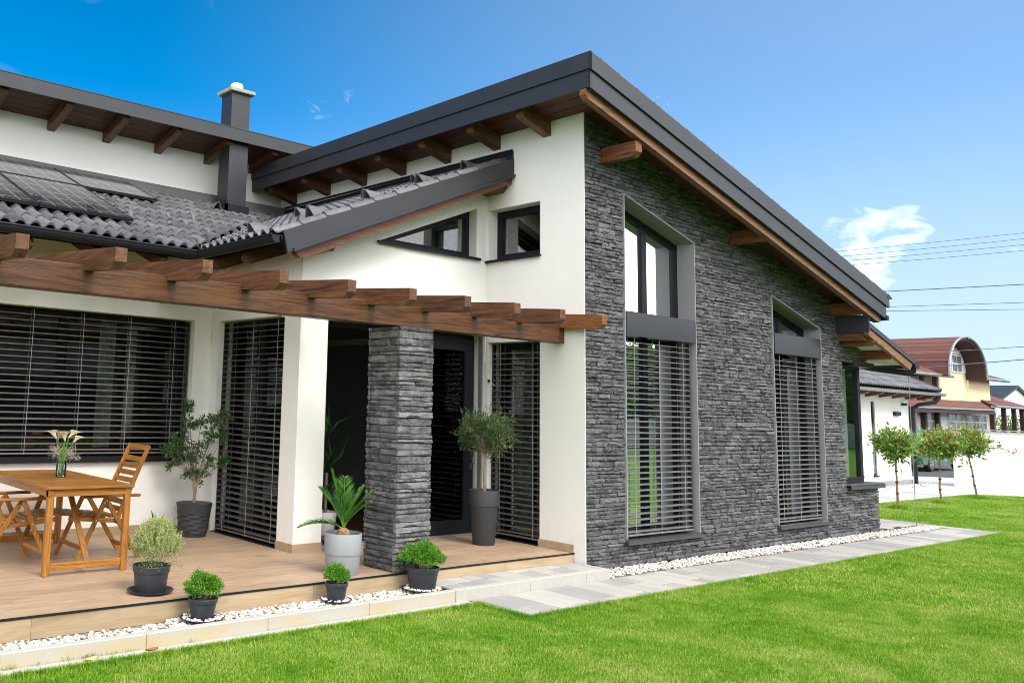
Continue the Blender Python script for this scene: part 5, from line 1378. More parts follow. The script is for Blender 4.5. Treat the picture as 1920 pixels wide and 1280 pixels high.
# curtains
def curtain(pts0, pts1, z0, z1, label, name='curtain'):
    n = 40; vs = []; f = []; a = Vector(pts0); b = Vector(pts1); d = (b-a); nv = Vector((-d.y, d.x)).normalized()
    for i in range(n+1):
        t_ = i/n; p = a+d*t_+nv*.018*math.sin(t_*d.length*62)
        vs += [(p.x, p.y, z0), (p.x, p.y, z1)]
    for i in range(n): f.append((2*i, 2*i+2, 2*i+3, 2*i+1))
    mb = MB(); mb.add(vs, f); mb.smooth = True; o = P(name, mb, 'curtain'); tag(o, label, 'curtain'); return o
t = NT('sheer_white_curtain'); t.set(Base_Color=(.78, .80, .78), Roughness=.9); tl_ = t.N('ShaderNodeBsdfTranslucent', {0: (.8, .82, .8, 1)}); t.l.new(t.N('ShaderNodeMixShader', {0: .35, 1: t.b.outputs[0], 2: tl_.outputs[0]}).outputs[0], t.o.inputs[0]); MAT['curtain'] = t.m
curtain((-2.535, 2.30), (-2.535, 2.98), T+.02, 2.45, 'pale sheer curtain behind the blind beside the white pillar')
curtain((.30, .95), (.30, 1.25), T+.02, 2.5, 'grey-white curtain behind the narrow blind of the side wall')
curtain((4.22, .36), (4.75, .36), T+.12, 2.9, 'white curtain behind the second tall window of the slate wall')
curtain((-4.05, 3.72), (-3.85, 3.72), 1.0, 2.6, 'narrow pale curtain behind the long blind')
curtain((6.37, .26), (7.02, .26), .80, 2.6, 'white curtain behind the corner window')

# ------------------------------------------------------------------ fallen leaves on the paving
def dry_leaf(x, y, z, rot, s, col, label):
    vs = []; n = 7
    for k in range(n):
        t_ = k/(n-1); w_ = .32*math.sin(math.pi*min(1, t_*.95+.04))*s; vs += [(t_*s, -w_, .25*s*abs(t_-.5)), (t_*s, 0, .0), (t_*s, w_, .22*s*abs(t_-.4))]
    f = []
    for k in range(n-1): f += [(3*k, 3*k+3, 3*k+4, 3*k+1), (3*k+1, 3*k+4, 3*k+5, 3*k+2)]
    b = MB(); b.add(np.array(vs) @ np.array(Matrix.Rotation(rot, 3, 'Z')).T+np.array([x, y, z]), f); o = P('fallen_leaf', b, plain('dry_leaf', col, .8)); tag(o, label, 'leaf', 'dry leaves on the paving strip')
dry_leaf(-5.27, -.335, .012, .1, .10, (.30, .10, .04), 'reddish dry leaf lying against the kerb below the boxwood')
dry_leaf(-5.72, -.36, .012, .3, .11, (.62, .50, .22), 'yellow dry leaf on the paving strip, left of the reddish one')
# weeds at the foot of the kerb
g = np.random.default_rng(12); pp = []
for (x, n_) in ((-6.2, 26), (-5.84, 10), (-5.66, 46), (-5.50, 16), (-5.36, 12), (-6.02, 8), (-4.9, 6)):
    pp.append(np.column_stack([x+g.normal(0, .035, n_), -.300+g.uniform(-.012, 0, n_), np.full(n_, .008)]))
pp = np.vstack(pp); MAT['weed'] = mk_leaf('kerb_weed', (.12, .16, .04), (.28, .30, .12), (.42, .40, .22))
leaves('weeds', 'weed', None, pp, np.column_stack([g.normal(0, .5, len(pp)), g.normal(-.15, .2, len(pp)), np.full(len(pp), 1.0)]), g.uniform(.02, .055, len(pp)), np.full(len(pp), .0035), 13)

# ------------------------------------------------------------------ young trees at the lawn edge
def photinia(x, y, label, seed, top, cr, cz, lean, red):
    rt = Em('young_tree', (x, y, 0), label, 'tree', 'standard trees along the driveway')
    g = np.random.default_rng(seed)
    tips = branchy(rt, (x, y, 0), (x+lean[0], y+lean[1], top), .024, (x+lean[0]*1.2, y+lean[1]*1.2, cz), (cr[0], cr[1], cr[2]*1.12), 60, seed, 'bark_red', .42)
    b = MB()
    for zz in (.30, .52, .74): b.lathe([(.026, -.012), (.031, -.006), (.031, .006), (.026, .012)], (x+lean[0]*zz/top, y+lean[1]*zz/top, zz), 10)
    P('tie', b, 'rubber', rt)
    pp, dd = twig_leaves(tips, 9, g, .5, .04); ln = g.uniform(.07, .125, len(pp))
    m_ = g.random(len(pp)) < red*np.clip((pp[:, 2]-cz)/cr[2]+.75, .15, 1.8)
    leaves('foliage', 'leaf_photinia', rt, pp[~m_], dd[~m_], ln[~m_], ln[~m_]*.45, seed+1); leaves('foliage', 'leaf_red', rt, pp[m_], dd[m_], ln[m_]*.9, ln[m_]*.38, seed+2)
    return rt
photinia(12.17, 1.53, 'young lollipop tree with green leaves, nearest the slate wall', 101, .98, (.43, .43, .34), 1.30, (-.05, -.02), .07)
photinia(14.62, 1.60, 'young lollipop tree with pink tips, middle one in front of the parked car', 111, .98, (.48, .48, .36), 1.28, (-.03, -.02), .18)
rt3 = photinia(17.17, 1.71, 'young lollipop tree leaning left in front of the garden wall, farthest right', 121, .98, (.50, .50, .36), 1.33, (-.17, .06), .18)
g = np.random.default_rng(5); b = MB(); b.tube([(17.1, 1.7, 1.15), (17.45, 1.35, 1.2), (17.75, 1.05, 1.13)], [.014, .010, .006], 5); P('branch', b, 'bark_red', rt3)
pp = np.array([(17.70, 1.10, 1.12)])+g.normal(0, .055, (16, 3)); leaves('foliage', 'leaf_red', rt3, pp, g.normal(size=pp.shape), g.uniform(.06, .09, 16), g.uniform(.03, .035, 16), 9)

# rain chain from the small roof
b = MB(); zz = 2.56
while zz > .03: b.tube([(8.69, -.03, zz), (8.69, -.03, zz-.03)], .009 if int(zz*20) % 2 else .005, 6); zz -= .04
b2 = MB(); b2.tube([(8.69, -.03, 2.58), (8.69, -.03, .02)], .006, 6)
o = P('rain_chain', b2, 'zinc'); tag(o, 'thin rain chain hanging to the gravel beyond the slate parapet', 'rain chain')
m = MB(); m.xz([(7.9, 2.60), (8.72, 2.60), (8.72, 2.57), (7.9, 2.57)], -.06, .0); P('gutter_arm', m, 'anthracite_dark', low)

# ------------------------------------------------------------------ garage wing
gar = Em('garage', (16, 5, 0), 'low white wing with grey tiled roof and slit windows behind the young trees', 'building')
m = MB(); yg = 4.12
xs = [7.25, 16.75, 16.98, 17.66, 17.90, 20.12]
for a, b_ in ((7.25, 16.75), (16.98, 17.66), (17.90, 20.12)): m.box(a, b_, yg, yg+.3, .16, 2.50)
for a, b_ in ((16.75, 16.98), (17.66, 17.90)): m.box(a, b_, yg, yg+.3, .16, .31); m.box(a, b_, yg, yg+.3, 2.24, 2.50)
m.box(19.82, 20.12, yg+.3, 9.5, .16, 2.5); m.box(7.25, 19.8, 9.2, 9.5, 0, 2.5)
P('wall', m, 'plaster_far', gar)
m = MB(); m.box(7.25, 20.13, yg-.01, yg+.28, 0, .16); m.box(19.82, 20.13, yg+.28, 9.5, 0, .16); P('plinth', m, 'reveal', gar)
for a, b_ in ((16.75, 16.98), (17.66, 17.90)):
    m = MB(); m.box(a, b_, yg+.03, yg+.07, .31, 2.24); w_ = P('window', m, 'frame', gar); g_ = MB(); g_.box(a+.05, b_-.05, yg+.022, yg+.027, .36, 2.19); P('pane', g_, 'glass_low', w_)
    m = MB(); m.box(a-.03, b_+.03, yg-.04, yg+.12, .285, .31); P('sill', m, 'frame', w_)
m = MB(); m.box(19.05, 19.42, yg-.07, yg, 1.90, 2.0, .004); P('wall_light', m, 'frame', gar)
m = MB(); m.box(19.62, 19.74, yg-.12, yg, 2.18, 2.25, .01); P('camera_box', m, 'rubber', gar)
A = Vector((21.08, 3.62, 2.62)); B = Vector((20.0, 5.0, 3.35)); gs = (B.z-A.z)/(B.y-A.y); ga = math.atan(gs)
m = MB(); m.prism([(7.3, A.y, A.z-.05), (A.x, A.y, A.z-.05), (B.x, B.y, B.z-.05), (7.3, B.y, B.z-.05)], (0, 0, -.06)); m.prism([(A.x, A.y, A.z-.05), (B.x, B.y, B.z-.05), (B.x, 8.2, B.z-.05), (A.x, 9.6, A.z-.05)], (0, 0, -.06)); m.prism([(7.3, B.y, B.z-.05), (B.x, B.y, B.z-.05), (B.x, 8.2, B.z-.05), (A.x, 9.6, A.z-.05), (7.3, 9.6, A.z-.05)], (0, 0, -.05)); rg = P('roof', m, 'anthracite_dark', gar)
cg, sg = math.cos(ga), math.sin(ga); rotG = Matrix(((1, 0, 0), (0, cg, -sg), (0, sg, cg)))
for j in range(5):
    s_ = j*.325; y = A.y+s_*cg; z = A.z+s_*sg; xr = A.x+(B.x-A.x)*(y-A.y)/(B.y-A.y)
    i = 0
    while True:
        x = xr-.32-.30*i-(.0)
        if x < 13.8: break
        o = bpy.data.objects.new('roof_tile', me_t); COL.objects.link(o); o.parent = rg; o.matrix_local = Matrix.Translation(Vector((x, y, z))-wloc(rg)) @ rotG.to_4x4(); i += 1
m = MB(); m.tube([A+Vector((.0, 0, .03)), B+Vector((0, 0, .05))], .06, 8); m.tube([B+Vector((0, 0, .05)), Vector((7.3, B.y, B.z+.05))], .06, 8); P('ridge', m, 'anthracite_dark', rg)
m = MB(); m.prism([(7.3, A.y-.05+a, A.z-.06+b) for a, b in gp], (A.x+.05-7.3, 0, 0)); P('gutter', m, 'zinc', gar)
for x in np.arange(8.0, 21.0, .85):
    m = MB(); m.yz([(yg, 2.50), (3.70, 2.52), (3.70, 2.47), (3.78, 2.42), (yg, 2.36)], x, x+.12); P('rafter', m, 'beam_y', gar)
m = MB(); m.box(7.3, 20.9, 3.66, 4.12, 2.52, 2.54); P('soffit', m, 'plaster_far', gar)
m = MB(); m.tube([(20.72, 3.56, 2.56), (20.72, 3.57, 2.42), (20.66, 3.64, 2.30), (20.35, 3.95, 2.22), (20.19, 4.03, 2.12), (20.16, 4.04, 1.9), (20.16, 4.04, .02)], .055, 12); P('downpipe', m, 'anthracite_dark', gar)

# ------------------------------------------------------------------ garden wall with scalloped cap
WA = Vector((21.185, 3.459, 0)); WD = Vector((1.158, -1.265, 0)).normalized(); WN_ = Vector((WD.y, -WD.x, 0))
gw = Em('garden_wall', WA, 'white rendered garden wall with a scalloped tile cap', 'wall')
b = MB(); Lw = 16
q = [WA, WA+WD*Lw, WA+WD*Lw-WN_*.16, WA-WN_*.16+WD*.30]; q = [(p.x, p.y, 0) for p in q]; b.prism(q, (0, 0, 1.545)); P('render', b, 'plaster_far', gw)
def cap_mesh():
    b = MB(); n = 11; v = []
    for s_ in (-.17, .17):
        for k in range(n): t_ = k/(n-1); v.append((t_*.24, s_, .035*math.sin(math.pi*t_)**.8))
    for s_ in (-.17, .17):
        for k in range(n): t_ = k/(n-1); v.append((t_*.24, s_, .035*math.sin(math.pi*t_)**.8-.018))
    f = [(k, k+1, n+k+1, n+k) for k in range(n-1)]+[(2*n+k+1, 2*n+k, k, k+1) for k in range(n-1)]+[(n+k+1, n+k, 3*n+k, 3*n+k+1) for k in range(n-1)][::-1]
    b.add(v, f); return mesh_of('cap_tile', b, 'cap', smooth=True)
MAT['cap'] = plain('weathered_grey_cap_tile', (.30, .29, .28), .85, var=.2, scale=9, bump=.3)
mec = cap_mesh(); wr = math.atan2(WD.y, WD.x)
for i in range(int(Lw/.24)):
    p = WA+WD*(i*.24-.06)-WN_*.08; o = bpy.data.objects.new('cap_tile', mec); COL.objects.link(o); o.parent = gw; o.location = Vector((p.x, p.y, 1.56))-wloc(gw); o.rotation_euler = (0, 0, wr)

# ------------------------------------------------------------------ parked car
def car():
    cx0, cy0 = 28.02, 6.62; Wd = 1.70
    rt = Em('parked_car', (cx0+2.1, cy0+.85, 0), 'pale green estate car parked on the street between the downpipe and the garden wall', 'car')
    MAT['car'] = plain('pale_green_car_paint', (.10, .22, .17), .22, .3, .03, coat=1); MAT['tail'] = plain('red_tail_light', (.6, .02, .02), .2); MAT['rim'] = plain('alloy_rim', (.6, .6, .62), .3, .8)
    low_ = [(0, .42), (.02, .80), (.05, .92), (.35, .95), (2.9, .95), (3.95, .82), (4.2, .68), (4.22, .40), (4.1, .24), (.12, .24)]
    def loft(prof, ys, name, mat, par, inset):
        n = len(prof); vs = []
        cxm = sum(p[0] for p in prof)/n; czm = sum(p[1] for p in prof)/n
        for (yy, k) in ys:
            for (a, c) in prof: vs.append((cx0+cxm+(a-cxm)*k, cy0+yy, czm+(c-czm)*k))
        f = [tuple(range(n-1, -1, -1)), tuple(range((len(ys)-1)*n, len(ys)*n))]
        for j in range(len(ys)-1):
            for i in range(n): f.append((j*n+i, j*n+(i+1) % n, (j+1)*n+(i+1) % n, (j+1)*n+i))
        b = MB(); b.add(vs, f); b.smooth = True; return P(name, b, mat, par)
    body = loft(low_, [(0, .985), (.05, 1), (Wd-.05, 1), (Wd, .985)], 'body', 'car', rt, 0)
    cab = [(.06, .95), (.22, 1.38), (.45, 1.46), (2.0, 1.48), (2.25, 1.44), (3.05, .95)]
    cabin = loft(cab, [(.06, .96), (.16, 1), (Wd-.16, 1), (Wd-.06, .96)], 'cabin', 'car', rt, 0)
    for (pts) in ([(.30, .99), (.42, 1.34), (.98, 1.38), (.98, .99)], [(1.06, .99), (1.06, 1.38), (1.80, 1.39), (1.80, .99)], [(1.88, .99), (1.88, 1.39), (2.18, 1.36), (2.72, .99)]):
        b = MB(); b.xz([(cx0+a, c) for a, c in pts], cy0+.035, cy0+.05); P('window', b, 'glass', cabin)
    b = MB(); b.prism([(cx0+.10, cy0+.25, 1.02), (cx0+.21, cy0+.25, 1.34), (cx0+.21, cy0+Wd-.25, 1.34), (cx0+.10, cy0+Wd-.25, 1.02)], (-.012, 0, 0)); P('rear_window', b, 'glass', cabin)
    b = MB(); b.box(cx0-.015, cx0+.10, cy0-.008, cy0+.16, .62, .90, .01); P('tail_light', b, 'tail', body)
    b = MB(); b.box(cx0+.9, cx0+3.1, cy0-.012, cy0+.01, .36, .42); P('side_trim', b, 'rim', body)
    for xx in (.80, 3.42):
        for yy, s_ in ((-.02, 1), (Wd-.18, -1)):
            b = MB(); vs = [(r_, z_) for r_, z_ in ((.20, 0), (.27, 0), (.305, .03), (.31, .1), (.305, .17), (.27, .2), (.20, .2))]; n = 28; V = []; Fq = []
            for r_, z_ in vs:
                for k in range(n): t_ = 2*math.pi*k/n; V.append((cx0+xx+r_*math.cos(t_), cy0+yy+z_, .31+r_*math.sin(t_)))
            for i in range(len(vs)-1):
                for k in range(n): Fq.append((i*n+k, i*n+(k+1) % n, (i+1)*n+(k+1) % n, (i+1)*n+k))
            b.add(V, Fq); b.smooth = True; wh = P('wheel', b, 'rubber', rt)
            b = MB()
            yo = cy0+yy+(.012 if s_ == 1 else .18)
            for k in range(5):
                t_ = 2*math.pi*k/5+.3; b.bar((cx0+xx, yo, .31), (cx0+xx+.2*math.cos(t_), yo, .31+.2*math.sin(t_)), .05, .03, (0, 1, 0))
            for k in range(20):
                t_ = 2*math.pi*k/20; t2 = 2*math.pi*(k+1)/20; b.bar((cx0+xx+.195*math.cos(t_), yo, .31+.195*math.sin(t_)), (cx0+xx+.195*math.cos(t2), yo, .31+.195*math.sin(t2)), .03, .03, (0, 1, 0))
            P('rim', b, 'rim', wh)
car()
# brown timber fence across the street
fe = Em('timber_fence', (34, 9.6, 0), 'brown timber fence across the street behind the parked car', 'fence')
for zz in (.35, .80, 1.30):
    m = MB(); m.box(26, 40, 9.6, 9.64, zz, zz+.14); P('rail', m, 'beam_x', fe)
for x in np.arange(26, 40.1, 2.0):
    m = MB(); m.box(x, x+.1, 9.64, 9.74, 0, 1.5); P('post', m, 'beam_x', fe)
m = MB(); m.box(26, 45, 9.75, 9.80, 0, .9); P('board_panel', m, 'white_paint', fe)

# ------------------------------------------------------------------ yellow house across the street
t = NT('reddish_shingle'); v = t.coord('World')
br = t.N('ShaderNodeTexBrick', {'Vector': t.N('ShaderNodeMapping', {'Vector': v, 'Rotation': (math.pi/2, 0, 0)}).outputs[0], 'Color1': (.125, .048, .036, 1), 'Color2': (.18, .07, .05, 1), 'Mortar': (.06, .02, .018, 1), 'Scale': 1.0, 'Mortar Size': .015, 'Brick Width': .4, 'Row Height': .22})
spots = t.ramp(t.noise(v, 3.2, 5, .7), [(.60, (1, 1, 1)), (.70, (1.5, 1.7, 1.4))])
t.set(Base_Color=t.mix(1, br.outputs[0], spots, 'MULTIPLY'), Roughness=.85); MAT['shingle'] = t.m
yh = Em('yellow_house', (49, 15, 0), 'yellow house across the street with a barrel-shaped red dormer roof', 'house')
m = MB(); m.xz([(45.69, 0), (53.73, 0), (53.73, 4.25), (52.4, 5.0), (51.2, 5.9), (49.7, 6.25), (47.4, 5.9), (45.69, 4.3)], 12, 12.3); m.box(45.69, 45.99, 12.3, 20, 0, 4.2); m.box(36, 45.69, 13.4, 13.7, 0, 4.1); P('wall', m, 'plaster_yellow', yh)
# barrel roof
n = 22; vs = []; f = []
AC, AR = 47.45, 2.75
for yy in (11.1, 20.5):
    for rad, hh, zo in ((AR, 2.15, 4.18), (AR-.16, 2.0, 4.15)):
        for k in range(n):
            t_ = math.pi*k/(n-1); vs.append((AC-rad*math.cos(t_), yy, zo+hh*math.sin(t_)**.85))
for k in range(n-1): f += [(k, k+1, 2*n+k+1, 2*n+k), (n+k+1, n+k, 3*n+k, 3*n+k+1), (k+1, k, n+k, n+k+1)]
b = MB(); b.add(vs, f); b.smooth = True; br_ = P('roof', b, 'shingle', yh, 'barrel-vaulted red dormer roof')
# inner lining and edge
vs = []; f = []
for yy in (11.08, 12.0):
    for k in range(n):
        t_ = math.pi*k/(n-1); vs.append((AC-(AR-.17)*math.cos(t_), yy, 4.15+1.985*math.sin(t_)**.85))
for k in range(n-1): f.append((k+1, k, n+k, n+k+1))
b = MB(); b.add(vs, f); b.smooth = True; P('lining', b, 'brown_dark', br_)
b = MB(); b.tube([(AC-(AR-.03)*math.cos(math.pi*k/(n-1)), 11.05, 4.18+2.12*math.sin(math.pi*k/(n-1))**.85) for k in range(n)], .065, 6); P('edge_trim', b, 'zinc', br_)
# the dormer cheek wall reaches forward to the arch
# low side roofs with gutters
m = MB(); m.prism([(36, 11.5, 4.10), (46.2, 11.5, 4.18), (46.2, 15.0, 5.9), (36, 15, 5.9)], (0, 0, .10)); m.prism([(50.4, 11.5, 4.28), (54.96, 11.5, 4.30), (53.7, 14.5, 5.3), (50.4, 14.5, 5.3)], (0, 0, .08)); P('roof', m, 'shingle', yh, 'low red side roofs with pale gutters')
m = MB(); m.tube([(36, 11.42, 4.10), (46.3, 11.42, 4.18)], .085, 8); m.tube([(50.2, 11.42, 4.26), (55.0, 11.42, 4.28)], .085, 8); P('gutter', m, 'zinc', yh)
for x in (41.5, 43.2, 44.9):
    m = MB(); m.box(x, x+.25, 11.7, 11.9, 0, 4.1); P('post', m, 'brown_dark', yh)
# lean-to porch roof
m = MB(); m.prism([(39.5, 11.0, 2.42), (50.6, 11.0, 2.50), (52.6, 12.0, 2.95), (39.5, 12.0, 2.85)], (0, 0, .07)); P('porch_roof', m, 'shingle', yh)
m = MB(); m.prism([(39.5, 11.0, 2.22), (50.6, 11.0, 2.30), (50.6, 11.0, 2.47), (39.5, 11.0, 2.40)], (0, -.04, 0)); P('porch_fascia', m, 'brown_dark', yh)
m = MB(); m.prism([(39.5, 10.94, 2.42), (50.6, 10.94, 2.50), (50.6, 10.94, 2.58), (39.5, 10.94, 2.50)], (0, -.05, 0)); P('gutter', m, 'zinc', yh)
m = MB(); m.box(42.8, 53.0, 11.93, 12.0, 1.0, 2.42); P('porch_panel', m, 'white_paint', yh)
MAT['netcurtain'] = plain('window_behind_net_curtain', (.16, .20, .22), .15, var=.3, scale=3)
def win(x0, x1, z0, z1, y, par, nx=2, nz=2, name='window'):
    m = MB(); m.box(x0, x1, y-.05, y+.0, z0, z1); fr = P(name, m, 'white_paint', par)
    for i in range(nx):
        for j in range(nz):
            a = x0+.06+(x1-x0-.06)*i/nx; b_ = x0+(x1-x0-.06)*(i+1)/nx; c = z0+.06+(z1-z0-.06)*j/nz; d_ = z0+(z1-z0-.06)*(j+1)/nz
            m = MB(); m.box(a, b_, y-.058, y-.051, c, d_); P('pane', m, 'netcurtain', fr)
win(43.46, 44.78, 1.42, 2.26, 11.92, yh)
x = 46.79
for wd in (.95, 1.05, 1.05, 1.05, 1.0): win(x, x+wd, 1.42, 2.28, 11.92, yh, 2 if wd > .96 else 2, 2); x += wd+.14
win(47.95, 49.35, 4.5, 5.45, 11.99, yh, 2, 2); m = MB(); m.box(49.4, 49.95, 11.96, 12, 4.5, 5.7); m.box(47.9, 49.95, 11.95, 12, 5.5, 5.72); P('shutter', m, 'white_paint', yh)
# carport beside it
m = MB(); m.prism([(50.9, 11.0, 2.72), (57.6, 11.0, 2.72), (57.6, 13.2, 3.45), (53.74, 13.2, 3.45)], (0, 0, .08)); P('carport_roof', m, 'shingle', yh)
m = MB(); m.tube([(50.9, 10.95, 2.74), (57.6, 10.95, 2.74)], .07, 8); P('gutter', m, 'zinc', yh)
for x in (51.0, 52.9, 54.6, 56.0):
    m = MB(); m.box(x, x+.2, 11.1, 11.3, 0, 2.7); P('post', m, 'brown_dark', yh)
# far white gable
fw = Em('white_house', (124, 32, 0), 'distant white gabled house at the right edge of the photo', 'house')
m = MB(); m.xz([(117, 0), (131, 0), (131, 4.4), (124.1, 6.3), (117, 4.4)], 30, 42); P('wall', m, 'plaster_far', fw)
m = MB(); m.xz([(116.5, 4.25), (124.1, 6.35), (131.5, 4.25), (131.5, 4.45), (124.1, 6.58), (116.5, 4.45)], 29.6, 42.4); P('roof', m, 'anthracite', fw)
def bush(name, c, rr, n, ln, seed, label, cat='bush', group=None, mat='leaf_hedge'):
    rt = Em(name, (c[0], c[1], 0), label, cat, group); g = np.random.default_rng(seed)
    d = g.normal(size=(n, 3)); d /= np.linalg.norm(d, axis=1, keepdims=True)
    lump = 1+.16*np.sin(d[:, 0]*7+seed)*np.cos(d[:, 1]*6)+.12*np.sin(d[:, 2]*9)
    pos = np.array(c)+d*np.array(rr)*(g.uniform(.5, 1, n)**.4*lump)[:, None]; pos[:, 2] = np.maximum(pos[:, 2], .03)
    leaves('foliage', mat, rt, pos, d+g.normal(0, .6, (n, 3)), g.uniform(.7, 1.2, n)*ln, g.uniform(.4, .6, n)*ln, seed)
    b = MB(); b.tube([(c[0], c[1], 0), (c[0], c[1], c[2])], .05, 6); P('stem', b, 'bark', rt); return rt
for i, (x, y, rz_, lb_) in enumerate(((60, 14.2, 1.4, 'leftmost green bush, behind the first dark carport post'), (63, 13.0, 1.2, 'low green bush between the first two carport posts'), (66, 12.4, 1.5, 'tall green bush behind the middle carport posts'), (69, 11.6, 1.3, 'green bush right of the last carport post'), (72, 10.5, 1.5, 'rightmost green bush, cut by the photo edge above the garden wall'))):
    bush('hedge_bush', (x, y, 1.0), (1.9, 1.4, rz_), 2600, .16, 200+i, lb_, group='green bushes beyond the carport')

# ------------------------------------------------------------------ overhead cables
def over(y0, z0, y1, z1, x, rad, sag, label):
    b = MB(); n = 14; b.tube([(x, y0+(y1-y0)*k/n, z0+(z1-z0)*k/n-sag*4*(k/n)*(1-k/n)) for k in range(n+1)], rad, 5); o = P('overhead_cable', b, 'wire'); tag(o, label, 'cable', 'overhead cables across the sky')
def ext(y0, z0, y1, z1, k=.5): return (y0+(y0-y1)*k, z0+(z0-z1)*k, y1-(y0-y1)*k, z1-(z0-z1)*k)
for i, q in enumerate(((22.96, 13.99, 11.49, 13.89), (22.24, 13.59, 11.51, 13.52), (21.89, 13.24, 11.53, 13.14), (21.55, 12.89, 11.55, 12.77))):
    over(*ext(*q), 60, .016, .12, ('topmost', 'second highest', 'third highest', 'lowest')[i]+' of the four thin parallel cables crossing the cloud')
over(*ext(19.36, 10.71, 11.68, 10.54), 60, .032, .0, 'thickest overhead cable alone in the sky below the four thin ones')
over(*ext(19.34, 9.62, 11.75, 9.4), 60, .020, .0, 'upper cable of the close pair above the yellow house')
over(*ext(19.35, 9.33, 11.77, 8.97), 60, .020, .0, 'lower cable of the close pair above the yellow house')
def sc_(y0, z0, y1, z1, f=1.4099): return (-6.08+(y0+6.08)*f, 1.73+(z0-1.73)*f, -6.08+(y1+6.08)*f, 1.73+(z1-1.73)*f)
over(*ext(*sc_(4.06+1.6, 4.11-.05, 2.93, 4.19)), 40, .016, .0, 'cable passing in front of the barrel dormer top')
over(*ext(*sc_(5.91, 3.55, 2.96, 3.79)), 40, .022, .0, 'dark cable passing in front of the attic window')

# unseen house, hedge and fence, added only to give the glass reflections
nh = Em('added_house', (1, -26, 0), 'grey house with a steep dark roof, added out of view for the long window to reflect', 'house')
m = MB(); m.box(-12, 13, -30, -21, 0, 2.3); P('wall', m, 'asphalt', nh)
m = MB(); m.yz([(-20.5, 2.2), (-25.5, 7.6), (-30.5, 2.2), (-30.5, 2.4), (-25.5, 7.85), (-20.5, 2.4)], -12.5, 13.5); P('roof', m, 'tile', nh)
bh = Em('added_hedge', (35, -22, 0), 'tall row of dense green hedge trees, added out of view for the tall windows to reflect', 'hedge')
m = MB(); m.box(14, 95, -23.5, -22, 0, 5.2); P('stem', m, 'bark', bh)
g = np.random.default_rng(300); n_ = 42000; hx = g.uniform(12, 96, n_); top_ = 5.9+.8*np.sin(hx*.9)*np.sin(hx*.37+1)+.3*np.sin(hx*2.3)
hz = top_*g.uniform(0, 1, n_)**.8; hy = -21.7+.45*np.sin(hx*1.7)*np.cos(hz*1.1)+g.normal(0, .18, n_)
pp = np.column_stack([hx, hy, np.maximum(hz, .05)]); leaves('foliage', 'leaf_hedge', bh, pp, g.normal(size=pp.shape)+np.array([0, 1.2, .5]), g.uniform(.18, .34, n_), g.uniform(.10, .18, n_), 301)
bf = Em('added_fence', (30, -19, 0), 'beige board fence before the hedge trees, added out of view for the tall windows to reflect', 'fence')
MAT['fence_beige'] = plain('beige_fence_board', (.52, .42, .27), .8, var=.15, scale=2)
m = MB(); m.box(14, 90, -19.0, -18.97, .95, 1.02); m.box(14, 90, -19.0, -18.97, .25, .32); P('rail', m, 'fence_beige', bf)
mb_ = MB(); mb_.box(-.11, .11, -.012, .012, .04, 1.5); me_b = mesh_of('board', mb_, 'fence_beige', False)
for i in range(290): L('board', me_b, bf, (14.2+i*.26, -18.95, 0))

# ------------------------------------------------------------------ grass
def lawn_inside(x, y):
    a = (y < -.425) & (x < -2.075); b = (y < -.972) & (x >= -2.075) & (x < 9.63); c = (x >= 9.63) & (y < 2.20)
    # driveway edge on the far side, running from (18.3,2.27) to (30,-8.5)
    e = (x > 18.3) & ((y-2.27) > (x-18.3)*(-10.77/11.7)); n_ = y < 2.2
    return (a | b | c) & ~e & n_
def tuft(nb, rad, seed, hmin, hmax, wd):
    g = np.random.default_rng(seed); vs = []; f = []
    for i in range(nb):
        a = g.uniform(0, 6.28); q = rad*math.sqrt(g.random()); x, y = q*math.cos(a), q*math.sin(a); t_ = g.uniform(0, 6.28); ln = g.uniform(.15, 1.0)
        h = g.uniform(hmin, hmax); w_ = wd*g.uniform(.7, 1.2); dx, dy = math.cos(t_), math.sin(t_); px_, py = -dy*w_/2, dx*w_/2; b = len(vs); l_ = h*ln*.8
        vs += [(x-px_, y-py, 0), (x+px_, y+py, 0), (x+px_*.8+dx*l_*.35, y+py*.8+dy*l_*.35, h*.6), (x-px_*.8+dx*l_*.35, y-py*.8+dy*l_*.35, h*.6), (x+dx*l_, y+dy*l_, h)]
        f += [(b, b+1, b+2, b+3), (b+3, b+2, b+4)]
    return vs, f
def mk_grass():
    t = NT('lawn_grass'); g = t.N('ShaderNodeNewGeometry').outputs['Random Per Island']; oi = t.N('ShaderNodeObjectInfo').outputs['Random']; v = t.coord('World')
    rnd = t.math('FRACT', t.math('ADD', g, oi))
    big = t.noise(v, .9, 7, .68, .8); mid_ = t.noise(v, 4.5, 4, .6)
    f = t.math('ADD', t.math('SUBTRACT', t.math('MULTIPLY', big, .84), .11), t.math('ADD', t.math('MULTIPLY', mid_, .30), t.math('MULTIPLY', rnd, .22)))
    col = t.ramp(f, [(.37, (.080, .245, .008)), (.49, (.155, .345, .011)), (.60, (.26, .425, .028)), (.74, (.42, .49, .11))])
    dry = t.ramp(rnd, [(.90, (1, 1, 1)), (.93, (1.5, 1.15, 2.6))])
    col = t.mix(1, col, dry, 'MULTIPLY')
    t.set(Base_Color=col, Roughness=.5); t.b.inputs['Specular IOR Level'].default_value = .3
    tl_ = t.N('ShaderNodeBsdfTranslucent'); t.l.new(col, tl_.inputs[0])
    t.l.new(t.N('ShaderNodeMixShader', {0: .33, 1: t.b.outputs[0], 2: tl_.outputs[0]}).outputs[0], t.o.inputs[0]); return t.m
MAT['grass'] = mk_grass()
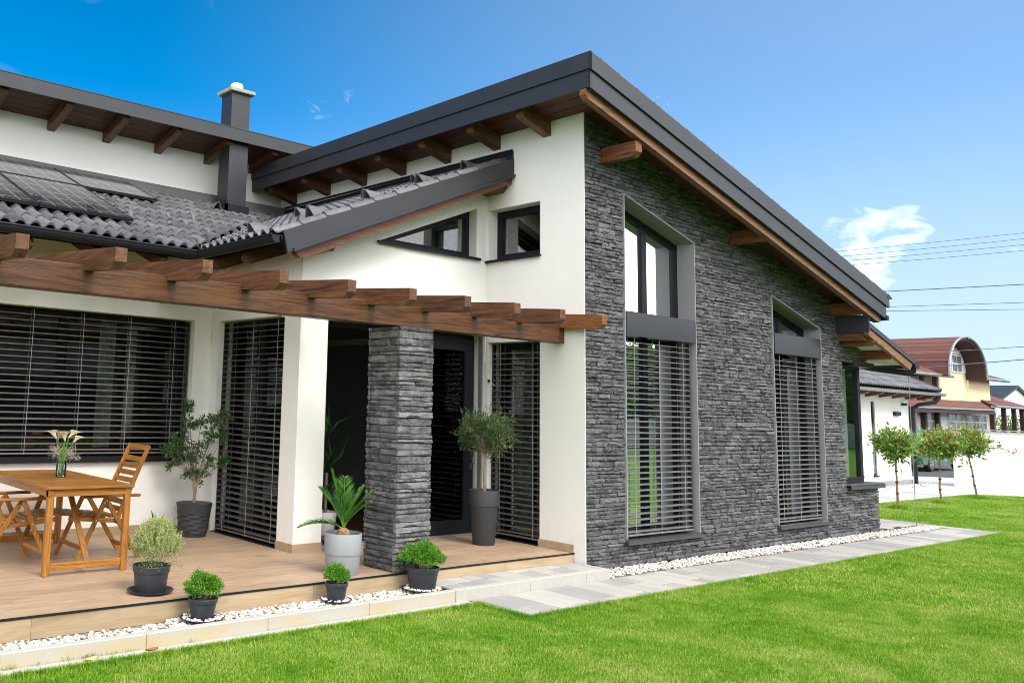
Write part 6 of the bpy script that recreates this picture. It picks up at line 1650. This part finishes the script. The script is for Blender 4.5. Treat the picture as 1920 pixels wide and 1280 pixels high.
def grass(name, pts, tf, seed, smin, smax):
    me = bpy.data.meshes.new(name); me.from_pydata(pts.tolist(), [], []); o = bpy.data.objects.new(name, me); COL.objects.link(o); o['kind'] = 'stuff'
    mt = bpy.data.meshes.new('grass_tuft'); mt.from_pydata(tf[0], [], tf[1]); mt.update(); mt.materials.append(MAT['grass'])
    src = bpy.data.objects.new('grass_tuft', mt); COL.objects.link(src); src.hide_render = True; src.hide_viewport = False; src.location = (0, 0, -3); src['kind'] = 'helper'
    ng = bpy.data.node_groups.new(name, 'GeometryNodeTree'); ng.interface.new_socket('Geometry', in_out='INPUT', socket_type='NodeSocketGeometry'); ng.interface.new_socket('Geometry', in_out='OUTPUT', socket_type='NodeSocketGeometry')
    N = ng.nodes; K = ng.links; gi = N.new('NodeGroupInput'); go = N.new('NodeGroupOutput'); m2p = N.new('GeometryNodeMeshToPoints'); inst = N.new('GeometryNodeInstanceOnPoints'); oi = N.new('GeometryNodeObjectInfo'); oi.inputs[0].default_value = src
    rv = N.new('FunctionNodeRandomValue'); rv.data_type = 'FLOAT_VECTOR'; rv.inputs[0].default_value = (0, 0, 0); rv.inputs[1].default_value = (0, 0, 6.283); rv.inputs['Seed'].default_value = seed
    rs = N.new('FunctionNodeRandomValue'); rs.data_type = 'FLOAT'; rs.inputs[2].default_value = smin; rs.inputs[3].default_value = smax; rs.inputs['Seed'].default_value = seed+5
    K.new(gi.outputs[0], m2p.inputs[0]); K.new(m2p.outputs[0], inst.inputs['Points']); K.new(oi.outputs['Geometry'], inst.inputs['Instance']); K.new(rv.outputs[0], inst.inputs['Rotation']); K.new(rs.outputs[1], inst.inputs['Scale']); K.new(inst.outputs[0], go.inputs[0])
    md = o.modifiers.new('grass', 'NODES'); md.node_group = ng; return o
g = np.random.default_rng(77)
def pts_grid(x0, x1, ya, yb, sp):
    X, Y = np.meshgrid(np.arange(x0, x1, sp), np.arange(ya, yb, sp)); x = X.ravel()+g.uniform(-.5, .5, X.size)*sp; y = Y.ravel()+g.uniform(-.5, .5, X.size)*sp
    k = lawn_inside(x, y); x, y = x[k], y[k]
    dv = np.column_stack([x-CAMP.x, y-CAMP.y]); fw_ = dv @ np.array([F_.x, F_.y]); sd2 = dv @ np.array([R0.x, R0.y]); dist_ = np.hypot(dv[:, 0], dv[:, 1])
    k = (fw_ > 2.8) & (sd2 < fw_*1.02+1.2) & (sd2 > -fw_*.72-1.0)
    return x[k], y[k], dist_[k]
x, y, dd_ = pts_grid(-9.5, 6, -6.5, -.3, .033)
k = dd_ < 10.5; grass('grass', np.column_stack([x[k], y[k], np.full(k.sum(), -.008)]), tuft(26, .030, 1, .010, .026, .0030), 1, .75, 1.25)
x, y, dd_ = pts_grid(-2, 31, -9, 2.3, .07)
k = (dd_ >= 10.5); grass('grass', np.column_stack([x[k], y[k], np.full(k.sum(), -.008)]), tuft(26, .055, 2, .012, .028, .0065), 3, .8, 1.3)
# taller fringe along the paving edges
ex = np.concatenate([g.uniform(-9, -2.1, 3800), g.uniform(-2.07, 9.6, 5200), np.full(500, -2.09)+g.normal(0, .012, 500)]); ey = np.concatenate([-.430+g.normal(0, .010, 3800), -.985+g.normal(0, .012, 5200), g.uniform(-.98, -.41, 500)])
grass('grass', np.column_stack([ex, ey, np.full(len(ex), -.006)]), tuft(9, .022, 3, .022, .045, .0035), 9, .7, 1.2)
# darker rings of longer grass round the young trees
ex, ey = [], []
for cx_, cy_ in ((12.17, 1.53), (14.62, 1.60), (17.17, 1.71)):
    a = g.uniform(0, 6.28, 260); q = g.uniform(.0, .16, 260); ex.append(cx_+q*np.cos(a)); ey.append(cy_+q*np.sin(a))
ex = np.concatenate(ex); ey = np.concatenate(ey); grass('grass', np.column_stack([ex, ey, np.full(len(ex), -.006)]), tuft(9, .03, 4, .04, .10, .008), 12, .7, 1.1)
